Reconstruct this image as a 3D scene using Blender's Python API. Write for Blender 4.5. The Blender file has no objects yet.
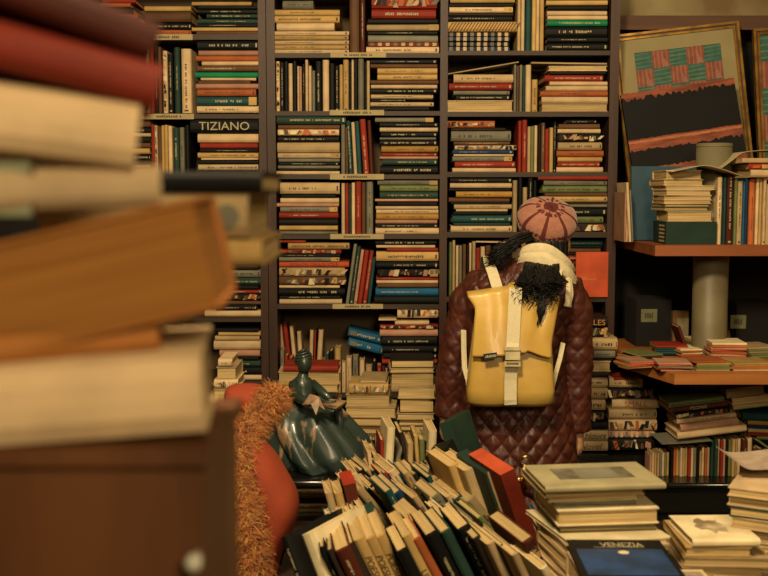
import bpy, bmesh, math, random
from mathutils import Vector, Matrix, noise
random.seed(7)
R = math.radians
sc = bpy.context.scene
col = sc.collection
# ------------------------------------------------------------------ camera, light, exposure
LENS, SENSOR, TILT, H = 50.0, 36.0, R(5.25), 1.68
F = 768 * LENS / SENSOR
cam_d = bpy.data.cameras.new('camera'); cam_d.lens = LENS; cam_d.sensor_width = SENSOR
cam = bpy.data.objects.new('camera', cam_d); col.objects.link(cam)
cam.location = (0, 0, H); cam.rotation_euler = (R(90) - TILT, 0, 0)
cam_d.dof.use_dof = True; cam_d.dof.focus_distance = 3.8; cam_d.dof.aperture_fstop = 5.0
cam_d.clip_start = 0.02
sc.camera = cam
w = bpy.data.worlds.new('world'); sc.world = w; w.use_nodes = True
w.node_tree.nodes['Background'].inputs[0].default_value = (1.0, 0.72, 0.42, 1)
w.node_tree.nodes['Background'].inputs[1].default_value = 0.06
def area(name, loc, target, size, power, color):
    d = bpy.data.lights.new(name, 'AREA'); d.shape = 'DISK'; d.size = size; d.energy = power; d.color = color
    o = bpy.data.objects.new(name, d); col.objects.link(o); o.location = loc
    o.rotation_euler = (Vector(target) - Vector(loc)).to_track_quat('-Z', 'Y').to_euler()
    return o
WARM = (1.0, 0.745, 0.435)
area('ceiling_lamp_light', (-0.25, 1.15, 3.2), (0.15, 4.3, 1.2), 0.4, 114, WARM)
area('second_fill_light', (0.75, -1.25, 2.7), (-0.1, 3.2, 1.0), 0.9, 64, WARM)  # added fill for the near pile's front faces, no lamp known there
area('third_fill_light', (1.1, 2.6, 3.2), (1.0, 3.7, 0.8), 0.5, 16, WARM)  # additional weak fill light over the right side
vs = sc.view_settings
vs.view_transform = 'Standard'; vs.look = 'None'; vs.gamma = 1; vs.use_curve_mapping = False
vs.exposure = -0.08
ct, st = math.cos(TILT), math.sin(TILT)
def ray(px, py):
    a, b = (px - 384) / F, -(py - 288) / F
    return Vector((a, ct + b * st, -st + b * ct))
def P(px, py, Y):
    d = ray(px, py); k = Y / d.y
    return Vector((d.x * k, Y, H + d.z * k))
def Pz(px, py, z):
    d = ray(px, py); k = (z - H) / d.z
    return Vector((d.x * k, d.y * k, z))
# ------------------------------------------------------------------ materials
def lin(h):
    c = [int(h[i:i + 2], 16) / 255 for i in (0, 2, 4)]
    return [x / 12.92 if x <= .04045 else ((x + .055) / 1.055) ** 2.4 for x in c]
TINT = (0.97, 0.84, 0.76)
def alb(h, g=1.0):
    return tuple(min(.85, max(.006, x * g / t)) for x, t in zip(lin(h), TINT)) + (1,)
MATS = {}
def mat(name, hexc, rough=.6, g=1.0, noise_amt=.25, nscale=30, hex2=None, stretch=(1, 1, 1), bump=0, bscale=80,
        spec=.4, metal=0, rnd=0.0, coat=0, sheen=0, wave=None):
    if name in MATS: return MATS[name]
    m = bpy.data.materials.new(name); m.use_nodes = True; MATS[name] = m
    nt = m.node_tree; N = nt.nodes; Lk = nt.links.new
    b = N['Principled BSDF']; b.inputs['Roughness'].default_value = rough
    b.inputs['Specular IOR Level'].default_value = spec; b.inputs['Metallic'].default_value = metal
    b.inputs['Coat Weight'].default_value = coat; b.inputs['Sheen Weight'].default_value = sheen
    tc = N.new('ShaderNodeTexCoord'); mp = N.new('ShaderNodeMapping'); mp.inputs['Scale'].default_value = stretch
    Lk(tc.outputs['Object'], mp.inputs['Vector'])
    if wave:
        n = N.new('ShaderNodeTexWave'); n.inputs['Scale'].default_value = nscale; n.inputs['Distortion'].default_value = wave
        n.inputs['Detail'].default_value = 3; fac = n.outputs['Fac']
    else:
        n = N.new('ShaderNodeTexNoise'); n.inputs['Scale'].default_value = nscale; n.inputs['Detail'].default_value = 5; fac = n.outputs['Fac']
    Lk(mp.outputs['Vector'], n.inputs['Vector'])
    r = N.new('ShaderNodeValToRGB')
    c1 = alb(hexc, g)
    c2 = alb(hex2, g) if hex2 else tuple(x * (1 - noise_amt) for x in c1[:3]) + (1,)
    r.color_ramp.elements[0].position = .35; r.color_ramp.elements[1].position = .62
    r.color_ramp.elements[0].color = c2; r.color_ramp.elements[1].color = c1
    Lk(fac, r.inputs['Fac']); out = r.outputs['Color']
    if rnd:
        oi = N.new('ShaderNodeObjectInfo'); mr = N.new('ShaderNodeMapRange')
        mr.inputs['To Min'].default_value = 1 - rnd; mr.inputs['To Max'].default_value = 1 + rnd
        Lk(oi.outputs['Random'], mr.inputs['Value'])
        hs = N.new('ShaderNodeHueSaturation'); Lk(mr.outputs['Result'], hs.inputs['Value']); Lk(out, hs.inputs['Color']); out = hs.outputs['Color']
    Lk(out, b.inputs['Base Color'])
    if bump:
        n2 = N.new('ShaderNodeTexNoise'); n2.inputs['Scale'].default_value = bscale; n2.inputs['Detail'].default_value = 4
        Lk(mp.outputs['Vector'], n2.inputs['Vector'])
        bp = N.new('ShaderNodeBump'); bp.inputs['Strength'].default_value = bump; bp.inputs['Distance'].default_value = .004
        Lk(n2.outputs['Fac'], bp.inputs['Height']); Lk(bp.outputs['Normal'], b.inputs['Normal'])
    return m
PAL = {'K': ('black', '12110f'), 'N': ('dark brown', '2c2119'), 'G': ('dark green', '26392e'), 'T': ('teal', '1c413f'),
       'B': ('navy blue', '1c3049'), 'U': ('blue', '1d5674'), 'W': ('cream', 'c6a276'), 'C': ('beige', 'aa8a5f'),
       'Y': ('tan', 'b28a50'), 'O': ('orange', 'a8562c'), 'R': ('red', '8a2a1a'), 'D': ('maroon', '4e2014'),
       'S': ('grey', '736a56'), 'P': ('pink', 'b07c60'), 'L': ('olive green', '686b3e'), 'E': ('brown', '5e3d26'),
       'F': ('bright green', '137047'), 'V': ('vermilion', 'c4502f'), 'X': ('white', 'd3b98c'), 'Q': ('kraft brown', 'a0622c'),
       'M': ('mustard', 'a97a38'), 'A': ('pale grey', '93835f'), 'J': ('dark red', '7c2a1a')}
def cm(c):
    n, h = PAL[c]
    return mat('book_' + n.replace(' ', '_'), h, rough=.58, noise_amt=.25, nscale=14, rnd=.22, spec=.16)
def pages_mat():
    return mat('page_edges', 'c2a06c', rough=.9, hex2='84683f', nscale=3, stretch=(1.5, 1.5, 330), rnd=.15, spec=.1)
def oldpages_mat():
    return mat('old_page_edges', '98622c', rough=.95, hex2='845224', nscale=3, stretch=(1.5, 1.5, 160), spec=.1)
def ink(c='d'):
    return mat('ink_' + c, {'d': '2c1e12', 'w': 'a8956f', 'r': 'a02a1c', 'o': 'b07434', 'b': '2b4a63'}[c], rough=.6, noise_amt=.05)
# ------------------------------------------------------------------ mesh builder
class MB:
    def __init__(s): s.v = []; s.f = []; s.m = []; s.mats = []; s.sm = []
    def mi(s, m):
        if m not in s.mats: s.mats.append(m)
        return s.mats.index(m)
    def add(s, vs, fs, m, M=None, smooth=False):
        o = len(s.v); k = s.mi(m)
        s.v += [tuple(M @ Vector(v)) if M else tuple(v) for v in vs]
        for f in fs: s.f.append([i + o for i in f]); s.m.append(k); s.sm.append(smooth)
    def box(s, a, b, m, M=None):
        (x0, y0, z0), (x1, y1, z1) = a, b
        s.add([(x0, y0, z0), (x1, y0, z0), (x1, y1, z0), (x0, y1, z0), (x0, y0, z1), (x1, y0, z1), (x1, y1, z1), (x0, y1, z1)],
              [(0, 3, 2, 1), (4, 5, 6, 7), (0, 1, 5, 4), (1, 2, 6, 5), (2, 3, 7, 6), (3, 0, 4, 7)], m, M)
    def quad(s, p, m, M=None): s.add(p, [(0, 1, 2, 3)], m, M)
    def loft(s, rings, m, M=None, cap=True, smooth=True, closed=True):
        n = len(rings[0]); vs = [p for r in rings for p in r]; fs = []
        for i in range(len(rings) - 1):
            for j in range(n if closed else n - 1):
                k = (j + 1) % n; fs.append((i * n + j, i * n + k, (i + 1) * n + k, (i + 1) * n + j))
        if cap: fs.append(tuple(range(n))[::-1]); fs.append(tuple((len(rings) - 1) * n + j for j in range(n)))
        s.add(vs, fs, m, M, smooth)
    def tube(s, pts, rad, m, n=8, M=None, smooth=True, flat=1.0):
        pts = [Vector(p) for p in pts]; rings = []; up = Vector((0.13, .21, 1)).normalized()
        for i, p in enumerate(pts):
            t = (pts[min(i + 1, len(pts) - 1)] - pts[max(i - 1, 0)]).normalized()
            a = t.cross(up)
            if a.length < .05: a = t.cross(Vector((1, 0, 0)))
            a.normalize(); b = t.cross(a).normalized(); r = rad[i] if isinstance(rad, (list, tuple)) else rad
            rings.append([p + a * math.cos(2 * math.pi * k / n) * r + b * math.sin(2 * math.pi * k / n) * r * flat for k in range(n)])
        s.loft(rings, m, M, smooth=smooth)
    def cyl(s, c, r, z0, z1, m, n=32, r2=None):
        r2 = r if r2 is None else r2
        s.loft([[(c[0] + rr * math.cos(2 * math.pi * k / n), c[1] + rr * math.sin(2 * math.pi * k / n), z) for k in range(n)] for rr, z in ((r, z0), (r2, z1))], m)
        s.sm[-1] = s.sm[-2] = False
    def sphere(s, c, r, m, n=16, M=None):
        if not isinstance(r, (tuple, list)): r = (r, r, r)
        rings = []
        for i in range(1, n):
            a = math.pi * i / n
            rings.append([(c[0] + r[0] * math.sin(a) * math.cos(2 * math.pi * k / n), c[1] + r[1] * math.sin(a) * math.sin(2 * math.pi * k / n), c[2] - r[2] * math.cos(a)) for k in range(n)])
        s.loft(rings, m, M)
    def mesh(s, name):
        me = bpy.data.meshes.new(name); me.from_pydata(s.v, [], s.f)
        for m in s.mats: me.materials.append(m)
        me.polygons.foreach_set('material_index', s.m); me.polygons.foreach_set('use_smooth', s.sm)
        me.update(); return me
    def build(s, name, parent=None, M=None, **t):
        o = bpy.data.objects.new(name, s.mesh(name)); col.objects.link(o)
        if parent: o.parent = parent
        if M is not None: o.matrix_world = M; o.matrix_basis = M
        tag(o, **t); return o
def tag(o, label=None, cat=None, group=None, kind=None):
    if label: o['label'] = label
    if cat: o['category'] = cat
    if group: o['group'] = group
    if kind: o['kind'] = kind
    return o
def empty(name, loc=(0, 0, 0), **t):
    o = bpy.data.objects.new(name, None); col.objects.link(o); o.location = loc; o.empty_display_size = .05
    return tag(o, **t)
def evalmesh(o, name):
    dg = bpy.context.evaluated_depsgraph_get(); dg.update()
    me = bpy.data.meshes.new_from_object(o.evaluated_get(dg)); me.name = name; return me
TXT = {}
def text_geo(s):
    if s not in TXT:
        c = bpy.data.curves.new('t', 'FONT'); c.body = s; c.size = 1; c.resolution_u = 3
        o = bpy.data.objects.new('t', c); col.objects.link(o)
        me = evalmesh(o, 't')
        vs = [(v.co.x, v.co.y) for v in me.vertices]; fs = [tuple(p.vertices) for p in me.polygons]
        bpy.data.objects.remove(o); bpy.data.meshes.remove(me)
        x0 = min(v[0] for v in vs); x1 = max(v[0] for v in vs); y0 = min(v[1] for v in vs); y1 = max(v[1] for v in vs)
        TXT[s] = ([((x - x0) / (x1 - x0), (y - y0) / (y1 - y0)) for x, y in vs], fs, (x1 - x0) / (y1 - y0))
    return TXT[s]
def put_text(mb, s, x, z, wd, ht, m, y, M=None, plane='xz', shear=0):
    vs, fs, asp = text_geo(s)
    if plane == 'xz': pts = [(x + u * wd + shear * v * ht, y, z + v * ht) for u, v in vs]
    else: pts = [(x + u * wd, z + v * ht, y) for u, v in vs]
    mb.add(pts, fs, m, M)
ORD = 'lowest second third fourth fifth sixth seventh eighth ninth tenth eleventh twelfth thirteenth fourteenth fifteenth sixteenth seventeenth eighteenth nineteenth twentieth twenty-first twenty-second twenty-third twenty-fourth twenty-fifth twenty-sixth twenty-seventh twenty-eighth twenty-ninth thirtieth thirty-first thirty-second thirty-third thirty-fourth thirty-fifth thirty-sixth'.split() + ['next in line'] * 20
# ------------------------------------------------------------------ books
BOOKS = []
def book(L, T, D, M, c, flags='', label='', group='', text=None, kind='book', pmat=None, extra=None, tink=None):
    """spine along +X (0..L) facing -Y, depth 0..D, thickness 0..T"""
    BOOKS.append(dict(L=L, T=T, D=D, M=M, c=c, fl=flags, label=label, group=group, text=text, kind=kind, pmat=pmat, extra=extra, tink=tink, seed=random.random()))
    return BOOKS[-1]
def book_parts(b):
    """returns (cover MB, pages MB or None) in canonical space"""
    rs = random.Random(b['seed']); L, T, D, fl = b['L'], b['T'], b['D'], b['fl']
    cv, pg = MB(), MB(); c = cm(b['c'])
    if 's' in fl:      # slipcase / box
        r = min(.0015, T * .1)
        cv.box((0, 0, 0), (L, D, T), c)
    else:
        thin = T < .008 or 'f' in fl
        bd = min(.0028, T * .14) if not thin else min(.0008, T * .12)
        sq = 0.0008 if thin else .0035
        bu = 0 if thin else min(.0035, T * .12)
        prof = [(D, 0), (.3 * T, 0), (.06 * T, .07 * T), (-bu * .8, .28 * T), (-bu, .5 * T), (-bu * .8, .72 * T), (.06 * T, .93 * T), (.3 * T, T), (D, T),
                (D, T - bd), (.2 * T + bd, T - bd), (.2 * T + bd, bd), (D, bd)]
        n = len(prof); vs = [(x, y, z) for x in (0, L) for y, z in prof]
        fs = [(i, (i + 1) % n, n + (i + 1) % n, n + i) for i in range(n)]
        fs = [f[::-1] for f in fs]
        for o in (0, n):   # end caps as strips of the C profile
            caps = [(0, 1, 11, 12), (1, 2, 11), (2, 3, 4, 11), (4, 5, 6, 10, 11), (6, 7, 10), (7, 8, 9, 10)]
            for q in caps: fs.append(tuple(o + i for i in (q if o else q[::-1])))
        cv.add(vs, fs, c)
        pg.box((sq, .2 * T + bd, bd), (L - sq, D - sq, T - bd), b['pmat'] or pages_mat())
    bu_ = -(0 if ('s' in fl) else min(.0035, T * .12)) - .0006
    if 's' in fl: bu_ = -.0006
    dark = b['c'] in 'KNGTBUDREF'
    im = ink(b['tink']) if b['tink'] else ink('w' if dark else 'd')
    if b['text']:
        _, _, asp = text_geo(b['text']); ht = T * .55; wd = min(L * .85, ht * asp * 1.1)
        if 'i' in fl: wd = min(L * .85, ht * asp)
        put_text(cv, b['text'], (L - wd) * .5, T * .22, wd, ht, im, bu_, shear=.3 if 'i' in fl else 0)
    elif 't' in fl and T > .006:
        x = L * rs.uniform(.06, .3); xe = L * rs.uniform(.6, .94); h = T * rs.uniform(.16, .32); z = (T - h) / 2
        k = 0
        while x < xe and k < 40:
            wl = h * rs.uniform(.25, .6)
            if rs.random() < .16: x += h * .9; continue
            z0 = z + (h * .3 if rs.random() < .4 else 0) * rs.choice((0, 1))
            cv.quad([(x, bu_, z0), (x + wl, bu_, z0), (x + wl, bu_, z + h * rs.uniform(.7, 1)), (x, bu_, z + h * rs.uniform(.7, 1))], im)
            x += wl + h * .28; k += 1
        if rs.random() < .5: cv.quad([(L * .95, bu_, T * .3), (L * .975, bu_, T * .3), (L * .975, bu_, T * .7), (L * .95, bu_, T * .7)], im)
    if 'm' in fl:      # multicoloured picture spine
        x = L * .03
        while x < L * .95:
            wd = rs.uniform(.02, .09) * L; z0 = rs.uniform(.08, .4) * T; z1 = rs.uniform(.6, .93) * T
            sl = rs.uniform(-.3, .5) * T
            cv.quad([(x, bu_, z0), (x + wd, bu_, z0), (x + wd + sl, bu_, z1), (x + sl, bu_, z1)], cm(rs.choice('WCYENKOPSX'))); x += wd * rs.uniform(.7, 1.5)
    if 'b' in fl:      # regular bands
        n = 9
        for i in range(n):
            x = L * (i + .25) / n; cv.quad([(x, bu_, .1 * T), (x + L * .5 / n, bu_, .1 * T), (x + L * .5 / n, bu_, .9 * T), (x, bu_, .9 * T)], cm('W' if i % 3 else 'S'))
    if 'd' in fl:      # diagonal stripes
        n = 22
        for i in range(n):
            x = L * i / n; cv.quad([(x, bu_, .12 * T), (x + L * .4 / n, bu_, .12 * T), (x + L * .4 / n + T * .5, bu_, .88 * T), (x + T * .5, bu_, .88 * T)], cm('E'))
    if 'e' in fl:      # end label
        cv.quad([(L * .86, bu_, .05 * T), (L * .99, bu_, .05 * T), (L * .99, bu_, .95 * T), (L * .86, bu_, .95 * T)], cm('Y'))
    if b['extra']: b['extra'](cv, b)
    return cv, (pg if pg.v else None)
CR = {'A': (100, 0, 4.267), 'B': (265, 0, 4.267), 'C': (435, 0, 4.267), 'D': (600, 0, 4.571), 'E': (100, 130, 4.267), 'F': (265, 110, 4.267),
      'G': (435, 110, 4.267), 'H': (600, 120, 4.571), 'I': (190, 250, 4.267), 'J': (265, 225, 4.267), 'K': (265, 290, 4.267), 'L': (430, 180, 4.267),
      'M': (430, 300, 3.389), 'N': (600, 240, 4.571), 'O': (570, 340, 3.864), 'PU': (660, 130, 4.8), 'PS': (640, 370, 4.797), 'Z': (0, 0, 1),
      'PL': (330, 370, 5.76), 'PK': (620, 330, 5.189), 'PR': (500, 440, 3.84), 'PQ': (640, 440, 4.234), 'QA': (570, 370, 6.4)}
MV = Matrix(((0, 0, 1, 0), (0, 1, 0, 0), (-1, 0, 0, 0), (0, 0, 0, 1)))   # spine vertical, text reads downward
def parse(lines):
    out = []
    for l in lines.strip().split('\n'):
        l = l.strip()
        if not l: continue
        txt = None
        if '|' in l: l, txt = l.split('|')
        out.append((l.split(), txt))
    return out
def cname(c, fl): return PAL[c][0]
def stack(cr, lines, where, Y=4.455, group='books stacked flat on the shelves', D=(.17, .24), yaw=0, roll=0, basez=None, jit=.014, kind='book', gap=.0006, pm=None, yjit=1.2):  # some black books in the lists are added to fill dark gaps
    """lines top to bottom: y0 y1 x0 x1 colour [flags] in crop units; stacked up from the lowest"""
    ox, oy, s = CR[cr]; L = parse(lines)[::-1]
    z = P(0, oy + float(L[0][0][1]) / s, Y).z if basez is None else basez
    n = len(L); tot = z
    for i, (a, txt) in enumerate(L):
        y0, y1, x0, x1 = [float(q) for q in a[:4]]; c = a[4]; fl = a[5] if len(a) > 5 else ''
        fl = fl.replace('-', '')
        yt = P(0, oy + y0 / s, Y).z; T = max(.003, yt - tot - gap)
        if basez is not None: T = (P(0, oy + y0 / s, Y).z - P(0, oy + y1 / s, Y).z)
        ymid = oy + (y0 + y1) / 2 / s
        X0 = P(ox + x0 / s, ymid, Y).x; X1 = P(ox + x1 / s, ymid, Y).x; Lx = X1 - X0
        d = random.uniform(*D); j = random.uniform(0, jit); yw = R(yaw + random.uniform(-yjit, yjit))
        if 's' not in fl and 'p' not in fl and T > .012 and random.random() < .12 and 't' in fl: pass
        M = Matrix.Translation((X0, Y + j, tot)) @ Matrix.Rotation(yw, 4, 'Z') @ Matrix.Rotation(-R(roll), 4, 'Y')
        if 'p' in fl: M = M @ Matrix.Translation((Lx, d, 0)) @ Matrix.Rotation(math.pi, 4, 'Z')
        if n > 1:
            k = n - i
            o = 'topmost' if k == 1 else ('bottom one' if k == n else ORD[k - 1] + ' from top')
        else: o = 'single one'
        book(Lx, T, d, M, c, fl, f"{cname(c, fl)} {kind}, {o} of {where}", group, txt, kind, pmat=pm)
        tot += T + gap
    return tot
def vrow(cr, base, lines, where, Y=4.455, group='books standing upright on the shelves', D=(.15, .22), lean=0, kind='book', jit=.02, basez=None):
    """lines left to right: x0 x1 ytop colour [flags] [lean]"""
    ox, oy, s = CR[cr]; Ls = parse(lines)
    zb = P(0, oy + base / s, Y).z if basez is None else basez
    prev = -99
    for i, (a, txt) in enumerate(Ls):
        x0, x1, yt = [float(q) for q in a[:3]]; c = a[3]; fl = (a[4] if len(a) > 4 else '').replace('-', ''); ln = float(a[5]) if len(a) > 5 else lean
        ym = oy + base / s
        X0 = P(ox + x0 / s, ym, Y).x; X1 = P(ox + x1 / s, ym, Y).x; h = P(0, oy + yt / s, Y).z - zb
        T = (X1 - X0) - .0006; d = random.uniform(*D); j = random.uniform(0, jit)
        if ln: h = h / math.cos(R(ln)) - abs(math.sin(R(ln))) * T
        B = Matrix.Rotation(R(ln), 4, 'Y')
        base_m = Matrix.Translation((0, 0, h)) @ MV
        if 'p' in fl: base_m = base_m @ Matrix.Translation((h, d, 0)) @ Matrix.Rotation(math.pi, 4, 'Z')
        zl = min((B @ Vector((x, 0, 0))).z for x in (0, T))
        M = Matrix.Translation((X0, Y + j, zb - zl)) @ B @ base_m
        n = len(Ls)
        o = ORD[i] if i else 'first'
        book(h, T, d, M, c, fl, f"{cname(c, fl)} {kind}, {o} from left of {where}", group, txt, kind)
# ------------------------------------------------------------------ the setting
WOODB = mat('bookcase_wood', '3d2417', rough=.5, hex2='2c190f', nscale=4, stretch=(6, 6, .6), bump=.15, spec=.4)
WOODB2 = mat('bookcase_shelf_wood', '3c2a1b', rough=.55, hex2='2b1d12', nscale=4, stretch=(.6, 6, 6), bump=.15, spec=.4)
BACKP = mat('bookcase_back_panel', '5c4730', rough=.8, hex2='473521', nscale=3, stretch=(1, 1, 1))
PLAST = mat('stained_plaster', '96815a', rough=.95, hex2='6d5636', nscale=2.6, bump=.4, bscale=12)
DARKW = mat('dark_wall_paint', '1e1913', rough=.9, hex2='15110d', nscale=5, bump=.3, bscale=20)
FLOORM = mat('floor_boards', '4a3320', rough=.6, hex2='2f2014', nscale=2, stretch=(1, .2, 1), wave=6)
def struct(name, mb):
    o = mb.build(name); o['kind'] = 'structure'; return o
zt = P(0, 24, 4.78).z
m = MB(); m.box((-2.4, -1.6, -.05), (2.6, 4.9, 0), FLOORM); struct('floor', m)
m = MB(); m.box((-2.4, 4.8, 0), (2.6, 4.9, 2.42), DARKW); m.box((-2.4, 4.8, 2.42), (2.6, 4.9, 3.4), PLAST); struct('wall_back', m)
m = MB(); m.box((-2.5, -1.6, 0), (-2.4, 4.9, 3.4), PLAST); struct('wall_left', m)
m = MB(); m.box((2.6, -1.6, 0), (2.7, 4.9, 3.4), PLAST); struct('wall_right', m)
m = MB(); m.box((-2.4, -1.7, 0), (2.6, -1.6, 3.4), PLAST); struct('wall_front', m)
m = MB(); m.box((.99, 4.66, P(0, 31, 4.7).z), (2.6, 4.8, P(0, 17, 4.7).z), mat('beam_wood', '5a3a27', rough=.7, hex2='42291b', nscale=3, stretch=(.5, 5, 5))); struct('trim_1', m)
# ------------------------------------------------------------------ bookcases
YB, YK = 4.45, 4.76
def xz(px, py=180): return P(px, py, YB).x
def zz(py): return P(0, py, YB).z
LABM = mat('paper_shelf_label', 'a78f64', rough=.9, noise_amt=.15, nscale=20)
def bookcase(label, xl, xr, ups, shelves, labels, ztop=2.78):
    t = empty('bookcase', ((xz(xl) + xz(xr)) / 2, YB, 0), label=label, cat='bookcase', group=None)
    T0 = Matrix.Translation(-t.location)
    for i, (a, b) in enumerate(ups):
        m = MB(); m.box((xz(a), YB, 0), (xz(b), YK, ztop), WOODB, T0)
        for k in range(26):        # shelf pin holes
            z = .2 + k * .1; xm = (xz(a) + xz(b)) / 2
            m.quad([(xm - .002, YB - .0004, z), (xm + .002, YB - .0004, z), (xm + .002, YB - .0004, z + .004), (xm - .002, YB - .0004, z + .004)], ink('d'), T0)
        m.build('side_panel' if i in (0, len(ups) - 1) else 'upright', t)
    for a, b, ys in shelves:
        for (y0, y1) in ys:
            m = MB(); m.box((xz(a), YB + .004, zz(y1)), (xz(b), YK - .008, zz(y0)), WOODB2, T0); m.build('shelf', t)
    m = MB(); m.box((xz(xl), YK - .006, .02), (xz(xr), YK + .004, ztop), BACKP, T0); m.build('back_panel', t)
    m = MB(); m.box((xz(xl) - .01, YB - .01, ztop), (xz(xr) + .01, YK + .01, ztop + .03), WOODB2, T0); m.build('top_board', t)
    rs = random.Random(3)
    for (a, b, y0, y1) in labels:
        m = MB(); X0, X1 = xz(a), xz(b); m.box((X0, YB - .0035, zz(y1)), (X1, YB + .003, zz(y0)), LABM, T0)
        x = X0 + (X1 - X0) * .25; h = (zz(y0) - zz(y1)) * .45; zc = (zz(y0) + zz(y1)) / 2
        while x < X0 + (X1 - X0) * .75:
            if rs.random() > .2: m.quad([(x, YB - .004, zc - h / 2), (x + h * .5, YB - .004, zc - h / 2), (x + h * .5, YB - .004, zc + h * rs.uniform(.2, .5)), (x, YB - .004, zc + h * rs.uniform(.2, .5))], ink('d'), T0)
            x += h * .75
        o = m.build('shelf_label', t)
    return t
bookcase('tall dark wooden bookcase at the left, behind the blurred foreground books', 60, 267.3,
         [(60, 68), (259.5, 267)],
         [(68, 259.5, [(-28, -23), (34, 39.5), (114, 118.5), (177, 181.5), (235, 239.5), (317.5, 322), (381, 386), (450, 455), (520, 525), (600, 605)])],
         [(143, 195, 34.3, 40), (143, 195, 113.8, 119.2)])
bookcase('wide dark wooden bookcase of two bays, behind the person in the red coat', 267.7, 617,
         [(267.7, 276), (439.8, 447.2), (608, 617)],
         [(276, 439.8, [(-12, -7), (53, 57.5), (111, 115.5), (174.5, 179), (234.5, 239), (304.5, 309), (393, 398), (470, 475), (545, 550), (620, 625)]),
          (447.2, 608, [(-12, -7), (50.5, 55), (111.5, 116.5), (172, 177), (232, 237.5), (297, 302), (372, 377), (450, 455), (530, 535), (620, 625)])],
         [(331, 386, 52.5, 57.5), (330, 384, 110, 115.3), (330, 384, 174, 179.5), (330, 384, 234, 239), (332, 383, 304, 308.7)])
# ------------------------------------------------------------------ left bay
stack('A', '''
 5 20 390 645 Y
 22 38 420 690 K
 38 58 415 690 K t
 58 78 455 710 G t
 78 100 415 690 G t
 100 116 415 690 K t
 116 133 392 676 Y
 133 147 412 674 E''', 'right stack on the top shelf, left bay')
stack('A', '''
 25 48 190 388 Y
 48 95 200 388 E
 95 126 210 388 K t
 126 147 187 388 O t''', 'middle stack on the top shelf, left bay')
stack('A', '''
 -8 12 10 150 R
 12 30 0 130 O
 30 58 0 140 K
 58 82 20 160 O
 82 126 40 186 Y
 126 147 60 170 W''', 'left stack on the top shelf, left bay')
stack('A', '''
 170 214 415 676 K t
 214 237 420 676 P
 237 261 410 676 O
 261 280 435 676 W
 280 305 415 676 E t
 305 331 404 672 F
 331 343 430 665 W
 343 356 420 640 E
 356 379 410 676 P
 379 411 415 665 O t
 411 450 412 670 T te
 450 481 412 675 W t''', 'right stack on the second shelf, left bay')
vrow('A', 482, '''
 150 172 205 P
 172 190 195 E
 190 212 205 W
 213 231 195 R
 232 249 195 K t
 250 265 200 E
 268 288 215 W m
 290 312 228 K t
 316 342 200 G t
 348 392 208 W t''', 'upright row on the second shelf, left bay')
stack('A', '''
 395 418 40 146 P
 418 440 40 146 E
 440 462 40 146 W t
 462 481 30 146 C''', 'left stack on the second shelf, left bay')
stack('E', '''
 -50 13 385 674 K -|TIZIANO
 14 54 415 674 W
 54 79 425 672 R
 79 95 425 672 K t
 95 119 415 674 Y t
 119 127 430 674 W
 127 146 420 674 K
 146 172 418 674 W t
 172 201 418 672 K''', 'right stack on the third shelf, left bay')
vrow('E', 201, '''
 218 232 -25 R
 233 246 -20 W m
 247 262 -15 E
 263 276 -20 Y
 277 292 -22 Y
 293 310 -18 W
 313 338 -10 G t
 340 360 -12 S t
 364 382 -22 K''', 'upright row on the third shelf, left bay')
stack('E', '''
 -38 -12 120 214 E
 -12 12 130 214 K t
 12 28 120 214 W
 28 54 130 214 K
 54 76 125 214 E
 76 102 130 210 Y
 102 130 125 212 K t
 130 148 135 214 N
 148 166 130 212 P
 166 201 120 214 W''', 'left stack on the third shelf, left bay')
stack('E', '''
 285 312 410 676 K t
 312 330 430 676 S
 330 366 415 672 K t
 366 376 425 680 W
 376 402 410 674 K t
 402 424 420 676 O
 424 447 410 674 W t''', 'right stack on the fourth shelf, left bay')
vrow('E', 447, '''
 240 262 240 E
 264 290 250 K
 292 312 236 Y
 314 345 244 G
 347 375 240 R
 376 400 250 S''', 'upright row on the fourth shelf, left bay')
stack('I', '''
 -30 20 40 292 C
 20 60 60 292 Y t
 60 85 60 290 N
 85 118 80 300 S t
 118 150 70 305 G t
 150 170 80 290 K
 170 186 70 308 R t
 186 218 80 300 K m
 218 234 60 308 E
 234 258 110 285 K t
 258 286 62 308 W''', 'lower stack on the fifth shelf, left bay')
stack('I', '''
 335 350 110 290 K
 350 368 120 300 Y
 368 388 105 295 C
 388 428 100 300 W
 428 456 125 298 P
 456 472 130 290 K
 472 500 140 300 G t
 500 532 140 305 K t
 532 556 140 310 W''', 'stack on the sixth shelf, left bay')
# ------------------------------------------------------------------ middle bay
stack('B', '''
 0 36 75 205 S t
 38 65 25 318 Y t
 65 97 30 318 Y t
 97 131 50 296 W
 131 150 35 358 W t
 150 170 37 356 Y t
 170 190 35 358 W t
 190 209 36 357 Y t
 209 228 35 358 W t''', 'left stack on the top shelf, middle bay')
vrow('B', 228, '''
 360 404 -20 E
 405 428 -30 D t''', 'upright pair on the top shelf, middle bay')
stack('B', '''
 -25 36 455 735 R m
 36 78 455 730 R t
 78 103 440 738 K
 103 131 435 742 C e
 131 148 440 735 K t
 148 180 440 738 S
 180 198 440 740 R b
 198 228 432 742 W t''', 'right stack on the top shelf, middle bay')
vrow('B', 474, '''
 49 64 262 W m
 66 82 265 K t
 83 100 262 K
 101 118 270 W
 119 135 258 K
 137 147 280 W
 148 158 284 P
 159 172 272 K t
 173 185 255 W
 186 199 280 W
 200 214 300 S
 215 242 260 K t
 246 274 255 W
 277 298 270 K
 299 317 280 K t
 318 333 275 Y
 334 358 255 Y t
 359 368 262 K
 369 380 250 W
 381 395 250 K
 397 422 248 S
 423 432 262 K
 434 448 258 C''', 'upright row on the second shelf, middle bay')
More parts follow.
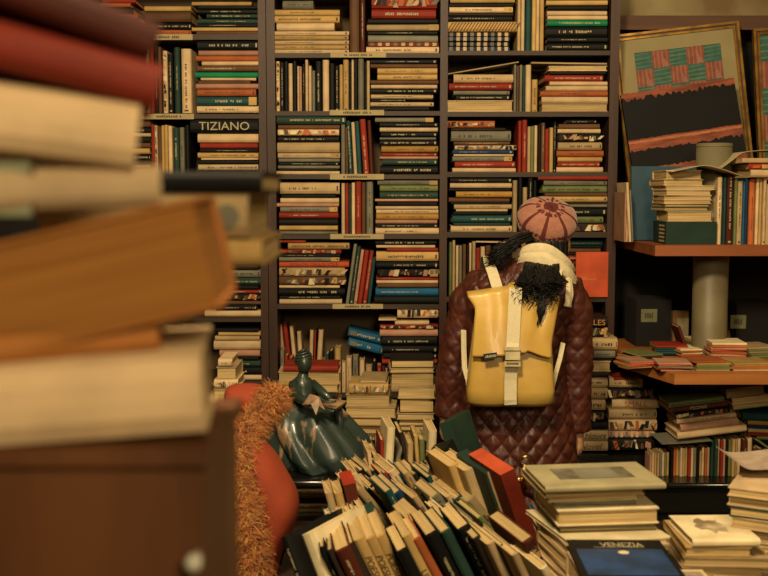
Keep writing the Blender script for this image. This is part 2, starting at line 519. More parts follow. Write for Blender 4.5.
stack('B', '''
 250 272 450 735 K t
 272 290 450 735 E
 290 316 480 735 Y t
 316 341 480 735 Y t
 341 359 450 740 E
 359 377 452 735 W
 377 400 450 735 K t
 400 420 452 718 W t
 420 434 455 600 K t
 434 453 450 720 W t
 453 474 450 700 K''', 'right stack on the second shelf, middle bay')
stack('F', '''
 22 60 50 345 G t
 62 82 55 318 E
 82 109 55 316 W m
 109 137 55 315 K t
 137 183 52 318 C
 183 206 55 320 W te
 206 222 58 318 S
 222 236 58 315 K t
 236 250 55 318 S
 250 260 60 312 K
 260 275 49 318 W''', 'left stack on the third shelf, middle bay')
vrow('F', 275, '''
 325 343 62 S
 345 356 75 E - -1
 358 376 45 T t -3
 379 394 50 W - -3
 395 414 46 T - -3
 420 446 38 R t -4
 448 464 42 D - -3''', 'upright row on the third shelf, middle bay')
stack('F', '''
 32 52 470 720 S e
 52 73 490 738 K t
 73 92 490 738 W
 92 116 495 735 K t
 116 126 490 730 S
 126 153 490 735 K t
 153 181 497 738 M t
 181 197 500 735 R t
 197 209 490 738 P
 209 235 500 735 G t
 235 275 490 738 K t''', 'right stack on the third shelf, middle bay')
stack('F', '''
 308 360 63 318 C t
 360 375 70 300 K
 375 397 65 315 W
 397 413 50 315 P
 413 435 65 310 S te
 435 463 60 312 R t
 463 493 60 310 K
 493 514 62 310 Y
 514 531 65 310 S''', 'left stack on the fourth shelf, middle bay')  # the black book second from top is added for a dark gap
vrow('F', 531, '''
 326 342 312 W
 343 357 312 R
 358 368 314 G
 370 385 310 W
 386 412 305 R t
 413 430 308 E
 432 462 306 S t''', 'upright row on the fourth shelf, middle bay')
stack('F', '''
 300 320 480 738 S te
 320 348 490 738 L t
 348 379 490 738 G t
 379 390 470 738 P
 390 410 480 735 K
 410 424 472 738 W
 424 443 475 740 W t
 443 468 475 740 M t
 468 485 472 735 P
 485 503 480 738 K t
 503 531 472 742 W t''', 'right stack on the fourth shelf, middle bay')
stack('J', '''
 65 76 60 172 R
 76 104 98 360 Y t
 104 123 62 325 R m
 123 137 70 320 K t
 137 156 60 318 S te
 156 181 60 358 V -|SIGNORI DELLO STILE
 181 220 60 340 C m
 220 258 60 345 E m
 258 270 60 318 W
 270 301 60 340 K t|
 301 317 62 320 K t
 317 338 62 328 W''', 'left stack on the fifth shelf, middle bay')
vrow('J', 338, '''
 344 358 80 S - 8
 360 376 92 G t 8
 378 392 105 P t 8
 394 414 108 R - 8
 416 434 110 R t 8
 436 450 140 T - 7''', 'leaning row on the fifth shelf, middle bay')
stack('J', '''
 65 86 470 732 K t
 86 98 475 726 W
 98 113 520 738 R
 113 156 475 740 Y t
 156 187 475 740 K t
 187 221 480 740 K me
 221 236 475 740 R t
 236 250 476 738 W
 250 268 480 738 E
 268 304 472 740 U t
 304 338 466 742 K''', 'right stack on the fifth shelf, middle bay')
# sixth shelf of the middle bay
zs6 = zz(393)
vrow('K', 300, '''
 84 100 145 P - -6
 104 122 142 R - -6
 126 142 155 W - -5
 148 166 178 W - -3
 184 200 172 W - 2
 203 211 176 R - 2
 213 234 170 W - 4''', 'back row on the sixth shelf, middle bay', Y=4.6, D=(.1, .14), basez=zs6)
vrow('K', 378, '''
 66 82 258 S t
 84 98 280 R
 100 116 292 R''', 'front row at the left end of sixth shelf, middle bay', basez=zs6, D=(.08, .12))
vrow('K', 420, '''
 240 255 300 W
 258 272 275 T
 275 289 262 K
 299 324 248 Y t
 328 345 312 W t
 347 370 290 W t
 374 398 285 S t
 404 425 300 W
 430 457 330 C t
 462 472 305 K
 478 497 325 R t
 499 512 322 D
 514 528 335 C''', 'front row on the sixth shelf, middle bay', basez=zs6, D=(.09, .12))
for i, (lab) in enumerate(['upper', 'lower']):   # two blue volumes propped at a slope
    p = P(265 + 348 / 4.267, 290 + (205 + 44 * i) / 4.267, 4.5)
    M = Matrix.Translation(p + Vector((0, .06, -.0)))@ Matrix.Rotation(R(14), 4, 'Y')
    def lb(cv, b):
        cv.quad([(b['L'] * .05, -.006, b['T'] * .25), (b['L'] * .24, -.006, b['T'] * .25), (b['L'] * .24, -.006, b['T'] * .75), (b['L'] * .05, -.006, b['T'] * .75)], cm('S'))
    book(.155, .039, .12, M, 'U', 't', f'{lab} of two thick bright blue books sloping on the sixth shelf, middle bay', 'blue books sloping on the sixth shelf', extra=lb)
stack('K', '''
 85 132 565 738 W m
 132 141 485 560 W
 141 158 555 700 W
 158 175 490 738 R m
 175 208 490 738 P
 208 246 500 735 K t
 246 276 500 735 K t
 276 302 505 735 K t
 302 322 500 735 R
 322 372 520 735 K
 372 410 520 735 N
 410 442 520 738 C''', 'right stack on the sixth shelf, middle bay', basez=zs6)
# ------------------------------------------------------------------ right bay
stack('C', '''
 -30 -8 60 335 R
 -8 12 65 340 Y
 12 28 60 335 K
 28 53 62 332 W te
 53 66 60 335 N
 66 90 52 330 K t
 90 136 52 350 Y d
 136 156 56 320 N b
 156 176 54 320 B b
 176 196 56 318 N b
 196 217 54 320 B b''', 'left stack on the top shelf, right bay')
vrow('C', 217, '''
 352 366 -10 C
 367 382 -20 W
 385 410 -30 T
 413 431 -20 Y
 432 447 -30 W
 448 466 -25 Y''', 'upright row on the top shelf, right bay')
stack('C', '''
 0 22 475 736 Y
 22 43 480 736 K
 43 64 480 736 W
 64 82 482 738 W
 82 110 480 738 F t
 110 157 475 736 K t
 157 181 478 736 K t
 181 217 478 738 K t''', 'right stack on the top shelf, right bay')
stack('C', '''
 315 353 80 335 C t
 353 385 60 330 R t
 385 403 80 320 S t
 403 428 90 320 K t
 428 476 50 332 W p''', 'left stack on the second shelf, right bay')
vrow('C', 476, '''
 337 347 275 S
 348 359 280 E
 361 373 276 S
 374 386 280 G
 387 412 275 W
 415 440 338 Y t''', 'upright row on the second shelf, right bay')
stack('C', '''
 280 302 485 736 W p
 302 318 490 730 K
 318 346 470 720 R t
 346 364 490 738 W
 364 387 475 738 W
 387 411 450 738 O t
 411 440 456 738 W
 440 476 455 738 C p''', 'right stack on the second shelf, right bay')
stack('G', '''
 45 76 50 255 O m
 76 87 70 300 N
 87 134 70 325 S t
 134 149 80 320 E t
 149 170 85 350 W m
 170 188 75 333 B t
 188 197 80 335 W
 197 219 75 330 S te
 219 246 85 342 R t
 246 266 75 345 W''', 'left stack on the third shelf, right bay')
vrow('G', 266, '''
 355 370 45 R
 371 393 42 R t
 395 409 70 C
 410 424 68 L
 425 438 65 W
 440 451 60 K
 452 468 55 E t
 470 487 80 R
 488 504 75 Y
 505 517 50 K t''', 'upright row on the third shelf, right bay')
stack('G', '''
 40 58 560 690 K t
 58 80 530 705 E
 80 99 525 708 W
 99 137 525 708 K m
 137 172 525 712 C t
 172 200 520 720 O t
 200 221 525 715 Y
 221 243 525 705 R t
 243 266 520 718 W''', 'right stack on the third shelf, right bay')
stack('G', '''
 288 311 65 330 K t
 311 333 65 328 W
 333 347 60 325 K
 347 373 90 328 M t
 373 394 60 320 E
 394 402 70 318 K
 402 423 82 328 C t
 423 433 90 310 W
 433 449 80 310 K
 449 481 75 328 T t
 481 494 80 320 G
 494 522 68 328 W t''', 'left stack on the fourth shelf, right bay')
vrow('G', 522, '''
 332 352 300 C
 355 372 290 K
 375 394 330 C
 396 418 290 K t
 420 434 300 K''', 'upright row on the fourth shelf, right bay')
stack('G', '''
 281 299 440 735 R
 299 323 465 735 S t
 323 354 460 735 L t
 354 368 470 735 E
 368 393 450 738 Y t
 393 402 480 735 N
 402 415 450 738 S
 415 455 460 735 K t
 455 483 450 720 L t
 483 522 455 735 N m''', 'right stack on the fourth shelf, right bay')
vrow('L', 499, '''
 82 94 265 L
 96 108 258 C
 110 122 280 W
 124 137 280 S
 139 154 275 E
 156 166 278 K
 168 178 270 W
 180 194 262 C
 196 214 290 R
 216 235 285 W t
 237 260 280 E
 262 290 284 K
 292 316 282 S''', 'upright row on the fifth shelf, right bay')
stack('L', '''
 258 279 560 738 T t
 279 292 570 735 K
 292 309 575 730 E
 309 322 580 735 K
 322 345 565 735 R t
 345 370 565 735 D t
 370 400 565 735 R t
 400 450 565 735 N t
 450 499 565 735 K t''', 'right stack on the fifth shelf, right bay', Y=4.50)
# red book facing out
p0, p1 = P(575.5, 297, 4.44), P(608.5, 252, 4.44)
def redface(cv, b):
    im = ink('o')
    for (z, x0, n) in ((.42, .12, 4), (.38, .12, 9)):
        x = b['L'] * x0
        for k in range(n): cv.quad([(x, -.0006, b['T'] * z), (x + .005, -.0006, b['T'] * z), (x + .005, -.0006, b['T'] * z + .006), (x, -.0006, b['T'] * z + .006)], im); x += .008
book(p1.x - p0.x, p1.z - p0.z, .012, Matrix.Translation(p0), 'V', 's', 'vermilion book standing face out beside the pink beret, fifth shelf of right bay', '', extra=redface)
# lower shelves, mostly hidden
for (a, b, ys) in ((70, 256, [(386, 450), (455, 520)]), (280, 437, [(398, 470), (475, 545)]), (450, 606, [(302, 372), (377, 450), (455, 530)])):
    for (ya, yb) in ys:
        x = a; L = []
        bay = 'left' if a == 70 else ('middle' if a == 280 else 'right')
        while x < b - 30:
            wd = min(random.uniform(58, 70), b - x); y = ya + 10; ls = []
            while y < yb - 2:
                t = random.uniform(4, 8); ls.append(f"{y:.1f} {min(y+t, yb):.1f} {x + random.uniform(0,4):.1f} {x + wd - random.uniform(1,6):.1f} {random.choice('KKGNWCYSREDTPW')} {random.choice(['t','-'])}"); y += t
            stack('Z', '\n'.join(ls), f"a low stack, shelf {'below' if ya < 440 else 'far below'} the coat, {bay} bay")
            x += wd + 2
# ------------------------------------------------------------------ extra shelf pieces
def loose(pa, pb, Y, T, D, c, fl, label, **k):
    """a thin book whose lower front edge runs from pixel pa to pixel pb"""
    a, b = P(*pa, Y), P(*pb, Y); v = b - a; ang = math.atan2(v.z, v.x)
    M = Matrix.Translation(a) @ Matrix.Rotation(-ang, 4, 'Y')
    if 'p' in fl: M = M @ Matrix.Translation((v.length, D, 0)) @ Matrix.Rotation(math.pi, 4, 'Z')
    return book(v.length, T, D, M, c, fl, label, **k)
loose((448, 74.5), (519, 62.5), 4.46, .005, .2, 'S', 'p', 'thin grey book propped at a slope above the second shelf stack, right bay')
loose((531, 63.6), (607, 64.6), 4.47, .007, .2, 'S', 'p', 'thin grey book spanning the top of the second shelf, right bay')
loose((476, 242.5), (512, 243), 4.46, .006, .18, 'W', 'f', 'thin cream book lying on the upright row of the fifth shelf, right bay')
# ------------------------------------------------------------------ right side: round post and two boards
BOARD = mat('red_brown_board', '8a4a26', rough=.5, hex2='6e3819', nscale=3, stretch=(.6, 5, 5), bump=.1)
BOARD2 = mat('orange_brown_board', 'a8652e', rough=.5, hex2='8a4d20', nscale=3, stretch=(.6, 5, 5), bump=.1)
POST = mat('weathered_grey_post', '6f6144', rough=.5, hex2='5a4d35', nscale=5, bump=.15, bscale=60, spec=.5)
t = empty('post_and_boards', (1.275, 4.15, 0), label='round grey post carrying two wooden boards of books beside the bookcase', cat='shelf stand')  # a separate post and its surrounding boards, joined here as one thing
T0 = Matrix.Translation(-t.location)
z_up = P(0, 245.5, 3.95).z; z_lo = P(0, 374, 3.7).z
m = MB(); m.cyl((1.275, 4.15), .067, 0, P(0, 143.5, 4.15).z, POST, 40)
m.cyl((1.275, 4.15), .0685, P(0, 147, 4.15).z, P(0, 146, 4.15).z, POST, 40); m.build('post', t, T0)
def poly_board(pts, z1, z0, mt, nm):
    m = MB(); n = len(pts)
    vs = [(x, y, z) for z in (z0, z1) for x, y in pts]
    m.add(vs, [tuple(range(n))[::-1], tuple(range(n, 2 * n))] + [(i, (i + 1) % n, n + (i + 1) % n, n + i) for i in range(n)], mt); m.build(nm, t, T0)
poly_board([(1.005, 3.95), (2.3, 3.95), (2.3, 4.70), (1.005, 4.70)], z_up, P(0, 256, 3.95).z, BOARD, 'upper_board')
poly_board([(1.02, 3.70), (2.3, 3.70), (2.3, 4.60), (.985, 4.60), (.905, 4.08)], z_lo, P(0, 384.5, 3.7).z, BOARD2, 'lower_board')
# pictures leaning on the wall
GOLD = mat('gold_frame', 'a9782f', rough=.32, hex2='7a5220', nscale=20, metal=.6, spec=.6)
MATB = mat('picture_mount', '8c7a54', rough=.9, noise_amt=.12, nscale=8)
DKF = mat('dark_frame_wood', '4a3019', rough=.5, nscale=10)
def picture(label, cx, cz, wd, ht, roll, Y, gap, mount, reps, name='framed_picture'):
    """leans back a little against the wall"""
    M = Matrix.Translation((cx, Y, cz)) @ Matrix.Rotation(-R(roll), 4, 'Y') @ Matrix.Rotation(-R(4), 4, 'X')
    t = empty(name, label=label, cat='picture', group='patterned pictures in gold frames'); t.matrix_world = M; t.matrix_basis = M
    f = MB(); a, b = wd / 2, ht / 2
    def rim(mb, o, w_, y0, y1, mt):
        for (x0, x1, z0, z1) in ((-o[0], o[0], o[1] - w_, o[1]), (-o[0], o[0], -o[1], -o[1] + w_), (-o[0], -o[0] + w_, -o[1] + w_, o[1] - w_), (o[0] - w_, o[0], -o[1] + w_, o[1] - w_)):
            mb.box((x0, y0, z0), (x1, y1, z1), mt)
    rim(f, (a, b), .010, -.012, .012, GOLD); rim(f, (a - .010, b - .010), .008, -.006, .010, DKF); rim(f, (a - .018, b - .018), .008, -.010, .008, GOLD); f.build('frame', t)
    g = MB(); rim(g, (a - .026, b - .026), mount, -.003, .006, MATB)
    if mount > 0: g.build('mount', t)
    h = MB(); x0, z1 = -a + .026 + mount, b - .026 - mount; W_, H_ = 2 * -x0, 2 * z1
    Rm = mat('print_red', '84442f', rough=.7, hex2='733628', nscale=30); Gm = mat('print_green', '33584a', rough=.7, hex2='28483a', nscale=30)
    P2 = mat('print_pink', '93604a', rough=.7); G2 = mat('print_pale_green', '567055', rough=.7)
    h.box((x0, .0, z1 - H_), (x0 + W_, .008, z1), mat('print_ground', '6b4a33'))
    cs = W_ / reps; rs = random.Random(5)
    for j in range(int(H_ / cs) + 1):
        for i in range(reps):
            X = x0 + i * cs; Z = z1 - (j + 1) * cs; zb = max(Z, z1 - H_)
            if zb >= Z + cs - .01: continue
            red = (i + j) % 2; A, B_ = (Rm, P2) if red else (Gm, G2)
            h.quad([(X, -.0006, zb), (X + cs, -.0006, zb), (X + cs, -.0006, Z + cs), (X, -.0006, Z + cs)], A)
            for k in range(4):
                q = cs * (.1 + .24 * k); w2 = cs * .06
                if zb > Z: continue
                if red: h.quad([(X + q, -.0012, Z), (X + q + w2, -.0012, Z), (X + q + w2, -.0012, Z + cs), (X + q, -.0012, Z + cs)], B_)
                else: h.quad([(X, -.0012, Z + q), (X + cs, -.0012, Z + q + w2 * rs.uniform(.3, 2)), (X + cs, -.0012, Z + q + w2 * 2), (X, -.0012, Z + q + w2)], B_)
            if red and zb <= Z: h.add([(X + cs * .55, -.0016, Z + .002), (X + cs * .97, -.0016, Z + .002), (X + cs * .55, -.0016, Z + cs * .8)], [(0, 1, 2)], P2)
    h.build('print', t); return t
picture('gold framed picture of red and green squares behind the black painting', P(686, 140, 4.6).x - .008, z_up + .440, .535, .90, 6.5, 4.57, 0, .058, 5)
picture('gold framed picture of red and green squares at the right edge, without mount', 1.905, z_up + .455, .62, .90, 3.0, 4.60, 0, 0.0, 5)
BLK = mat('black_paint', '0e0b09', rough=.7, nscale=6, bump=.15, spec=.2)
p = P(690, 0, 4.45); zc = z_up
M = Matrix.Translation((P(690, 120, 4.42).x, 4.42, zc + .337)) @ Matrix.Rotation(-R(8.5), 4, 'Y') @ Matrix.Rotation(-R(8), 4, 'X')
m = MB(); a, b = .235, .30; m.box((-a, 0, -b), (a, .02, b), BLK)
RS = mat('rust_stripe', '8a4226', rough=.7, hex2='5a2716', nscale=25, stretch=(.3, 1, 2)); rs = random.Random(2)
def ragged(z0, z1, am, mt, yo):
    n = 60; vs = []
    for i in range(n + 1):
        x = -a + 2 * a * i / n; vs += [(x, -yo, z0 - am * rs.random()), (x, -yo, z1 + am * .2 * rs.random())]
    m.add(vs, [(2 * i, 2 * i + 2, 2 * i + 3, 2 * i + 1) for i in range(n)], mt)
ragged(.067, .105, .014, RS, .0006); ragged(.285, .2995, .02, RS, .0006); ragged(-.06, -.02, .04, RS, .0006)
ragged(.092, .1, .004, mat('rust_line', 'a8603a', rough=.7), .0012)
m.build('painting', None, M, label='unframed black painting with a rust coloured band leaning in front of the gold frame', cat='painting')
# blue-green board
m = MB(); X0 = P(634, 200, 4.3).x; X1 = P(704, 200, 4.3).x
m.box((0, 0, 0), (X1 - X0, .012, P(0, 165, 4.3).z - z_up - .006), mat('blue_green_cover', '20404c', rough=.6, nscale=8))
m.box((.002, .0121, .002), (X1 - X0 - .002, .02, P(0, 166, 4.3).z - z_up - .006), mat('blue_green_cover_back', '8d7b58', rough=.8))
m.build('portfolio', None, Matrix.Translation((X0, 4.33, z_up + .003)) @ Matrix.Rotation(-R(5), 4, 'X'), label='dark blue portfolio standing behind the page-out stack on the upper board', cat='portfolio')
vrow('H', 564, '''
 112 122 330 P -
 123 132 300 W -
 133 146 285 W - -4
 150 158 320 S - -4''', 'slim leaning row, left end of upper board', Y=4.22, basez=z_up, D=(.15, .2), group='slim books at the end of the upper board')
stack('PU', '''
 198 242 30 205 W p
 243 272 20 213 C p
 272 292 28 268 X p
 292 318 30 250 W p
 318 338 22 250 W p
 338 357 20 248 W p
 357 370 26 242 L p
 370 389 25 240 S p
 389 440 35 250 C p''', 'page-out stack on the green box, upper board', Y=4.02, basez=P(0, 130 + 440 / 4.8, 4.02).z, D=(.16, .2), group='books stacked page side out on the upper board', yjit=2.5)
def gbox(cv, b):
    for k in range(5): cv.quad([(-.0006, .02 + .0, b['T'] * (.1 + k * .17)), (-.0006, .10, b['T'] * (.1 + k * .17)), (-.0006, .10, b['T'] * (.18 + k * .17)), (-.0006, .02, b['T'] * (.18 + k * .17))], cm('W'))
X0 = P(666, 230, 4.02).x; X1 = P(717, 230, 4.02).x
book(X1 - X0, P(0, 130 + 440 / 4.8, 4.02).z - z_up - .001, .19, Matrix.Translation((X0, 4.02, z_up)), 'G', 's', 'dark green boxed volume under the page-out stack on the upper board', '', extra=gbox)
vrow('PU', 530, '''
 278 301 225 W t
 302 314 228 T
 318 350 205 D t
 354 368 232 L
 370 396 245 C t
 399 409 250 U
 410 425 225 B
 430 458 235 O t
 461 476 222 W
 477 490 228 Y
 491 505 235 W t
 506 530 260 C
 532 556 240 R t
 558 580 250 W''', 'upright row at the right of the upper board', Y=4.02, basez=z_up, group='upright books on the upper board')
# magazines and loose sheets on top of the upright row
ztop = P(0, 172, 4.02).z
book(.34, .030, .22, Matrix.Translation((P(750, 170, 4.0).x, 3.99, P(0, 177.5, 4.0).z)) @ Matrix.Rotation(R(4), 4, 'Z'), 'W', 'p', 'thick cream catalogue lying on the upright row of the upper board', '')
book(.34, .022, .22, Matrix.Translation((P(748, 170, 4.0).x, 3.99, P(0, 169.5, 4.0).z)) @ Matrix.Rotation(R(2), 4, 'Z'), 'R', 'm', 'red and white catalogue lying second from top above the upright row', '')
book(.36, .018, .22, Matrix.Translation((P(741, 160, 4.0).x, 3.985, P(0, 163, 4.0).z)) @ Matrix.Rotation(R(3), 4, 'Z'), 'C', 'f', 'beige magazine lying topmost over the upright row, upper board', '')
PAPER = mat('loose_paper', 'b29b70', rough=.85, noise_amt=.12, nscale=8)
def sheet(pts, Y0, D, label, name='paper_sheet', mt=None, cat='paper', group=None, yaw=0, th=.0015):
    """curled sheet: front profile through pixel pts at distance Y0, reaching D back"""
    m = MB(); q = [P(x, y, Y0) for x, y in pts]; n = 6; fine = []
    for i in range(len(q) - 1):
        for k in range(n): fine.append(q[i].lerp(q[i + 1], k / n))
    fine.append(q[-1])
    for _ in range(4): fine = [fine[0]] + [(fine[i - 1] + fine[i] * 2 + fine[i + 1]) / 4 for i in range(1, len(fine) - 1)] + [fine[-1]]
    vs = []
    for p in fine:
        for yy, zz_ in ((0, 0), (D, 0), (D, th), (0, th)): vs.append((p.x + yy * math.sin(R(yaw)), p.y + yy, p.z + zz_))
    m.loft([vs[i * 4:i * 4 + 4] for i in range(len(fine))], mt or PAPER, smooth=False)
    return m.build(name, label=label, cat=cat, group=group)
sheet([(672, 172), (690, 168), (705, 165), (722, 169), (742, 176)], 3.97, .18, 'curling beige paper draped over the stacks at the foot of the painting')
sheet([(722, 168), (733, 160), (742, 152), (768, 150), (800, 151)], 4.03, .2, 'pale folded paper propped at a slope below the second gold frame')
# dark boxes on lower board with pale labels
DB = mat('dark_box_board', '0e0c0a', rough=.9, nscale=10); LBL = mat('pale_box_label', '6e6b48', rough=.9, noise_amt=.15)
for (x0, x1, y0, l0, l1, lt, lb, nm) in ((636, 671, 300, 648, 664.5, 309, 322, 'dark file box with a pale green label left of the round post'),
                                         (736, 775, 303, 740, 756, 315, 328.5, 'dark file box with a pale label right of the round post')):
    m = MB(); Y = 4.36; X0, X1 = P(x0, 330, Y).x, P(x1, 330, Y).x; m.box((X0, Y, z_lo + .001), (X1, Y + .2, P(0, y0, Y).z), DB)
    o = m.build('file_box', label=nm, cat='box', group='dark file boxes on the lower board')
    g = MB(); g.box((P(l0, 0, Y).x, Y - .001, P(0, lb, Y).z), (P(l1, 0, Y).x, Y, P(0, lt, Y).z), LBL)
    rs = random.Random(9); xx = P(l0 + 4, 0, Y).x
    for k in range(5): g.quad([(xx + k * .007, Y - .0014, P(0, lb - 4, Y).z), (xx + k * .007 + .004, Y - .0014, P(0, lb - 4, Y).z), (xx + k * .007 + .004, Y - .0014, P(0, lt + rs.uniform(3, 6), Y).z), (xx + k * .007, Y - .0014, P(0, lt + 4, Y).z)], ink('d'))
    g.build('box_label', o)
m = MB(); Y = 4.40; m.box((P(671, 0, Y).x, Y, z_lo + .001), (P(697, 0, Y).x, Y + .01, P(0, 310.5, Y).z), mat('brown_card', '7d5632', rough=.9)); m.box((P(685, 0, Y).x, Y - .002, P(0, 340, Y).z), (P(697, 0, Y).x, Y - .0005, P(0, 318, Y).z), mat('cream_card', '8f7c58', rough=.9))
m.build('card', label='brown card standing left of the post behind the red booklet', cat='card')
m = MB(); Y = 4.42; m.add([(P(730, 0, Y).x, y, z_lo + .001) for y in (Y, Y + .01)] + [(P(742, 0, Y).x, y, z_lo + .001) for y in (Y, Y + .01)] + [(P(735, 0, Y).x, y, P(0, 304, Y).z) for y in (Y, Y + .01)] + [(P(730, 0, Y).x, y, P(0, 304, Y).z) for y in (Y, Y + .01)],
    [(0, 2, 4, 6), (1, 7, 5, 3), (0, 1, 3, 2), (2, 3, 5, 4), (4, 5, 7, 6), (6, 7, 1, 0)], mat('brown_card', '7d5632'))
m.build('card', label='narrow brown card standing at the right of the post', cat='card')
a = P(677, 345, 4.2); a.z = z_lo + .012
book(.085, .012, .11, Matrix.Translation((a.x - .01, 4.16, z_lo + .105)) @ Matrix.Rotation(-R(20), 4, 'Y') @ MV, 'D', '', 'dark red booklet leaning against the card by the round post', '')
# pamphlets on the lower board
PN = {}
def pam(x0, x1, yb, cols, yaw, T, D, where, dz=0, sag=0):
    a = Pz(x0, yb, z_lo); X1 = P(x1, yb, a.y).x; z = z_lo + .0008 + dz
    for i, c in enumerate(cols):
        wd = (X1 - a.x) * random.uniform(.94, 1.0)
        M = Matrix.Translation((a.x + random.uniform(-.006, .006), a.y + random.uniform(-.006, .006), z)) @ Matrix.Rotation(R(yaw + random.uniform(-5, 5)), 4, 'Z')
        o = 'topmost' if i == len(cols) - 1 else ('lowest' if i == 0 else ORD[i] + ' from bottom')
        book(wd, T, D, M, c, 'f', f"{PAL[c][0]} pamphlet, {o} of {where}", 'pamphlets piled on the lower board', None, 'pamphlet')
        z += T + .0005
    return z - z_lo
pam(629, 655, 369, 'POVP', 14, .006, .12, 'the pile at the left corner of the lower board')
h1 = pam(659, 693, 371.5, 'PRSVP', -4, .0055, .12, 'the pink pile, front of lower board')
h2 = pam(696, 731, 371.5, 'CLLMO', 2, .0065, .13, 'the olive pile, front of lower board')
pam(733, 775, 371.5, 'COMY', 3, .0065, .13, 'the tan pile, front right of lower board')
pam(640, 668, 360, 'NSL', 20, .006, .13, 'the grey-green pile behind the left corner pile')
pam(657, 690, 356, 'KTTTR', -3, .0075, .13, 'the teal pile at the back of the lower board')
pam(681, 704, 358, 'OOXOX', 10, .006, .12, 'the orange and white pile left of the post')
pam(711, 746, 361, 'VOPOVPOX', -6, .0080, .14, 'the tall orange pile in front of the post')
pam(694, 708, 352, 'LXLXLX', 4, .0075, .12, 'the pale green pile beside the post')
pam(747, 780, 358, 'LLCLC', 12, .0075, .14, 'the green pile, right edge of lower board')
# ------------------------------------------------------------------ black counter on the right
LACQ = mat('black_lacquer', '14130f', rough=.22, nscale=4, spec=.6, bump=.03, bscale=8)
z_c = P(0, 477.5, 3.95).z; z_r = P(0, 452, 4.15).z
t = empty('counter', (1.6, 4.1, 0), label='black lacquered counter under the book stacks at the right', cat='counter'); T0 = Matrix.Translation(-t.location)
m = MB(); m.box((.745, 3.88, z_c - .022), (2.4, 4.43, z_c - .001), LACQ); m.tube([(.745, 3.88, z_c - .0115), (2.4, 3.88, z_c - .0115)], .0105, LACQ, 12); m.build('top', t, T0)
m = MB(); m.box((.76, 3.90, .0), (2.4, 4.42, z_c - .022), LACQ); m.build('body', t, T0)
m = MB(); m.box((.75, 3.885, P(0, 513, 3.88).z), (2.4, 3.90, P(0, 510.5, 3.88).z), LACQ); m.build('rail', t, T0)
m = MB(); m.box((.745, 4.10, z_c - .001), (P(657, 450, 4.1).x, 4.42, z_r - .001), LACQ); m.build('riser', t, T0)
stack('O', '''
 -88 -49 38 148 K -|ALLES
 -49 -8 42 148 N me
 -8 40 80 183 C t
 40 72 80 176 S t
 72 82 85 168 K
 82 122 85 158 W p
 122 145 82 150 N
 145 187 70 148 W t
 187 230 65 147 C t
 230 275 60 138 C t
 275 317 50 132 K m
 317 350 50 145 K
 350 390 45 150 W i|Hours
 390 432 10 147 W i|Novel''', 'tall stack directly right of the red coat', Y=4.14, basez=None, D=(.15, .2), group='hardbacks stacked on the black counter')
stack('O', '''
 150 187 155 283 C te
 187 231 150 325 K m
 231 267 165 350 W -|SMALL
 267 307 150 335 C t
 307 351 150 335 W m
 351 379 150 330 P b
 379 430 150 330 K m''', 'short thick stack with the red-lettered spine, black counter', Y=4.13, D=(.15, .2), group='hardbacks stacked on the black counter')
for b in BOOKS[-7:]:
    if b['text'] == 'SMALL': b['tink'] = 'r'
for b in BOOKS[-22:]:
    if b['text'] == 'ALLES': b['tink'] = 'o'
loose((614, 380.5), (641, 379), 4.14, .010, .16, 'R', 'f', 'thin red book on top of the short thick stack, black counter')
vrow('PS', 520, '''
 48 60 412 P
 61 72 402 W
 73 84 405 Y
 85 95 402 C
 96 106 400 S
 107 120 402 W
 121 131 404 L
 132 145 402 Y
 152 164 392 K
 165 178 378 O
 179 191 380 Y
 192 204 375 W
 205 217 378 C
 218 230 376 Y
 231 243 378 R
 244 256 376 W
 257 270 375 S
 274 288 378 K
 289 300 395 Y
 301 313 375 W
 314 325 378 O
 326 338 376 C
 342 356 340 G
 357 372 335 G
 373 385 338 W
 386 398 340 R
 399 411 336 P
 412 424 338 K
 428 440 340 L
 441 456 335 Y
 457 472 338 C
 473 488 336 W
 490 513 335 D t
 516 540 330 W
 542 570 380 D t
 572 600 385 D
 602 630 385 N''', 'slim upright row on the black counter', Y=3.96, basez=z_c, D=(.07, .09), group='slim upright books on the black counter')
zS = P(0, 370 + 333 / 4.797, 3.95).z
stack('PS', '''
 160 186 140 405 L t
 186 214 150 428 D -|PEONIE
 214 240 175 440 K m
 240 262 180 465 W t
 262 300 198 478 P -|PINK
 300 334 182 515 W''', 'slanting stack above the slim upright row, black counter', Y=3.95, roll=7, basez=zS - .002, D=(.15, .19), group='books slanting on the slim upright row')
for b in BOOKS[-6:]:
    if b['text'] == 'PINK': b['text'] = None; b['fl'] = 't'; b['tink'] = 'w'
sheet([(662, 444.5), (685, 443.5), (712, 441)], 3.94, .18, 'grey paper lying under the slanting stack on the slim upright row', mt=mat('grey_paper', '7d745f'))
stack('PS', '''
 96 140 418 606 C p
 140 170 445 630 W p
 170 196 450 640 L p''', 'the slanting stack at the right edge under the board', Y=4.0, roll=7, basez=P(0, 411, 4.0).z, D=(.15, .19), group='cream books at the right edge under the board')
stack('PS', '''
 200 240 490 650 T -
 248 270 520 650 M
 270 286 525 650 B
 286 302 520 650 W
 302 320 520 650 R
 320 336 560 650 L''', 'bright small stack at the right edge under the board', Y=4.02, basez=P(0, 370 + 334 / 4.797, 4.02).z, roll=-3, D=(.15, .19), group='bright books at the right edge')
loose((757, 441), (772, 452), 3.99, .008, .15, 'L', '', 'thin olive book sloping down at the right edge above the maroon uprights')
loose((755, 449), (772, 461), 3.98, .006, .15, 'W', '', 'thin cream book sloping down at the right edge above the maroon uprights')
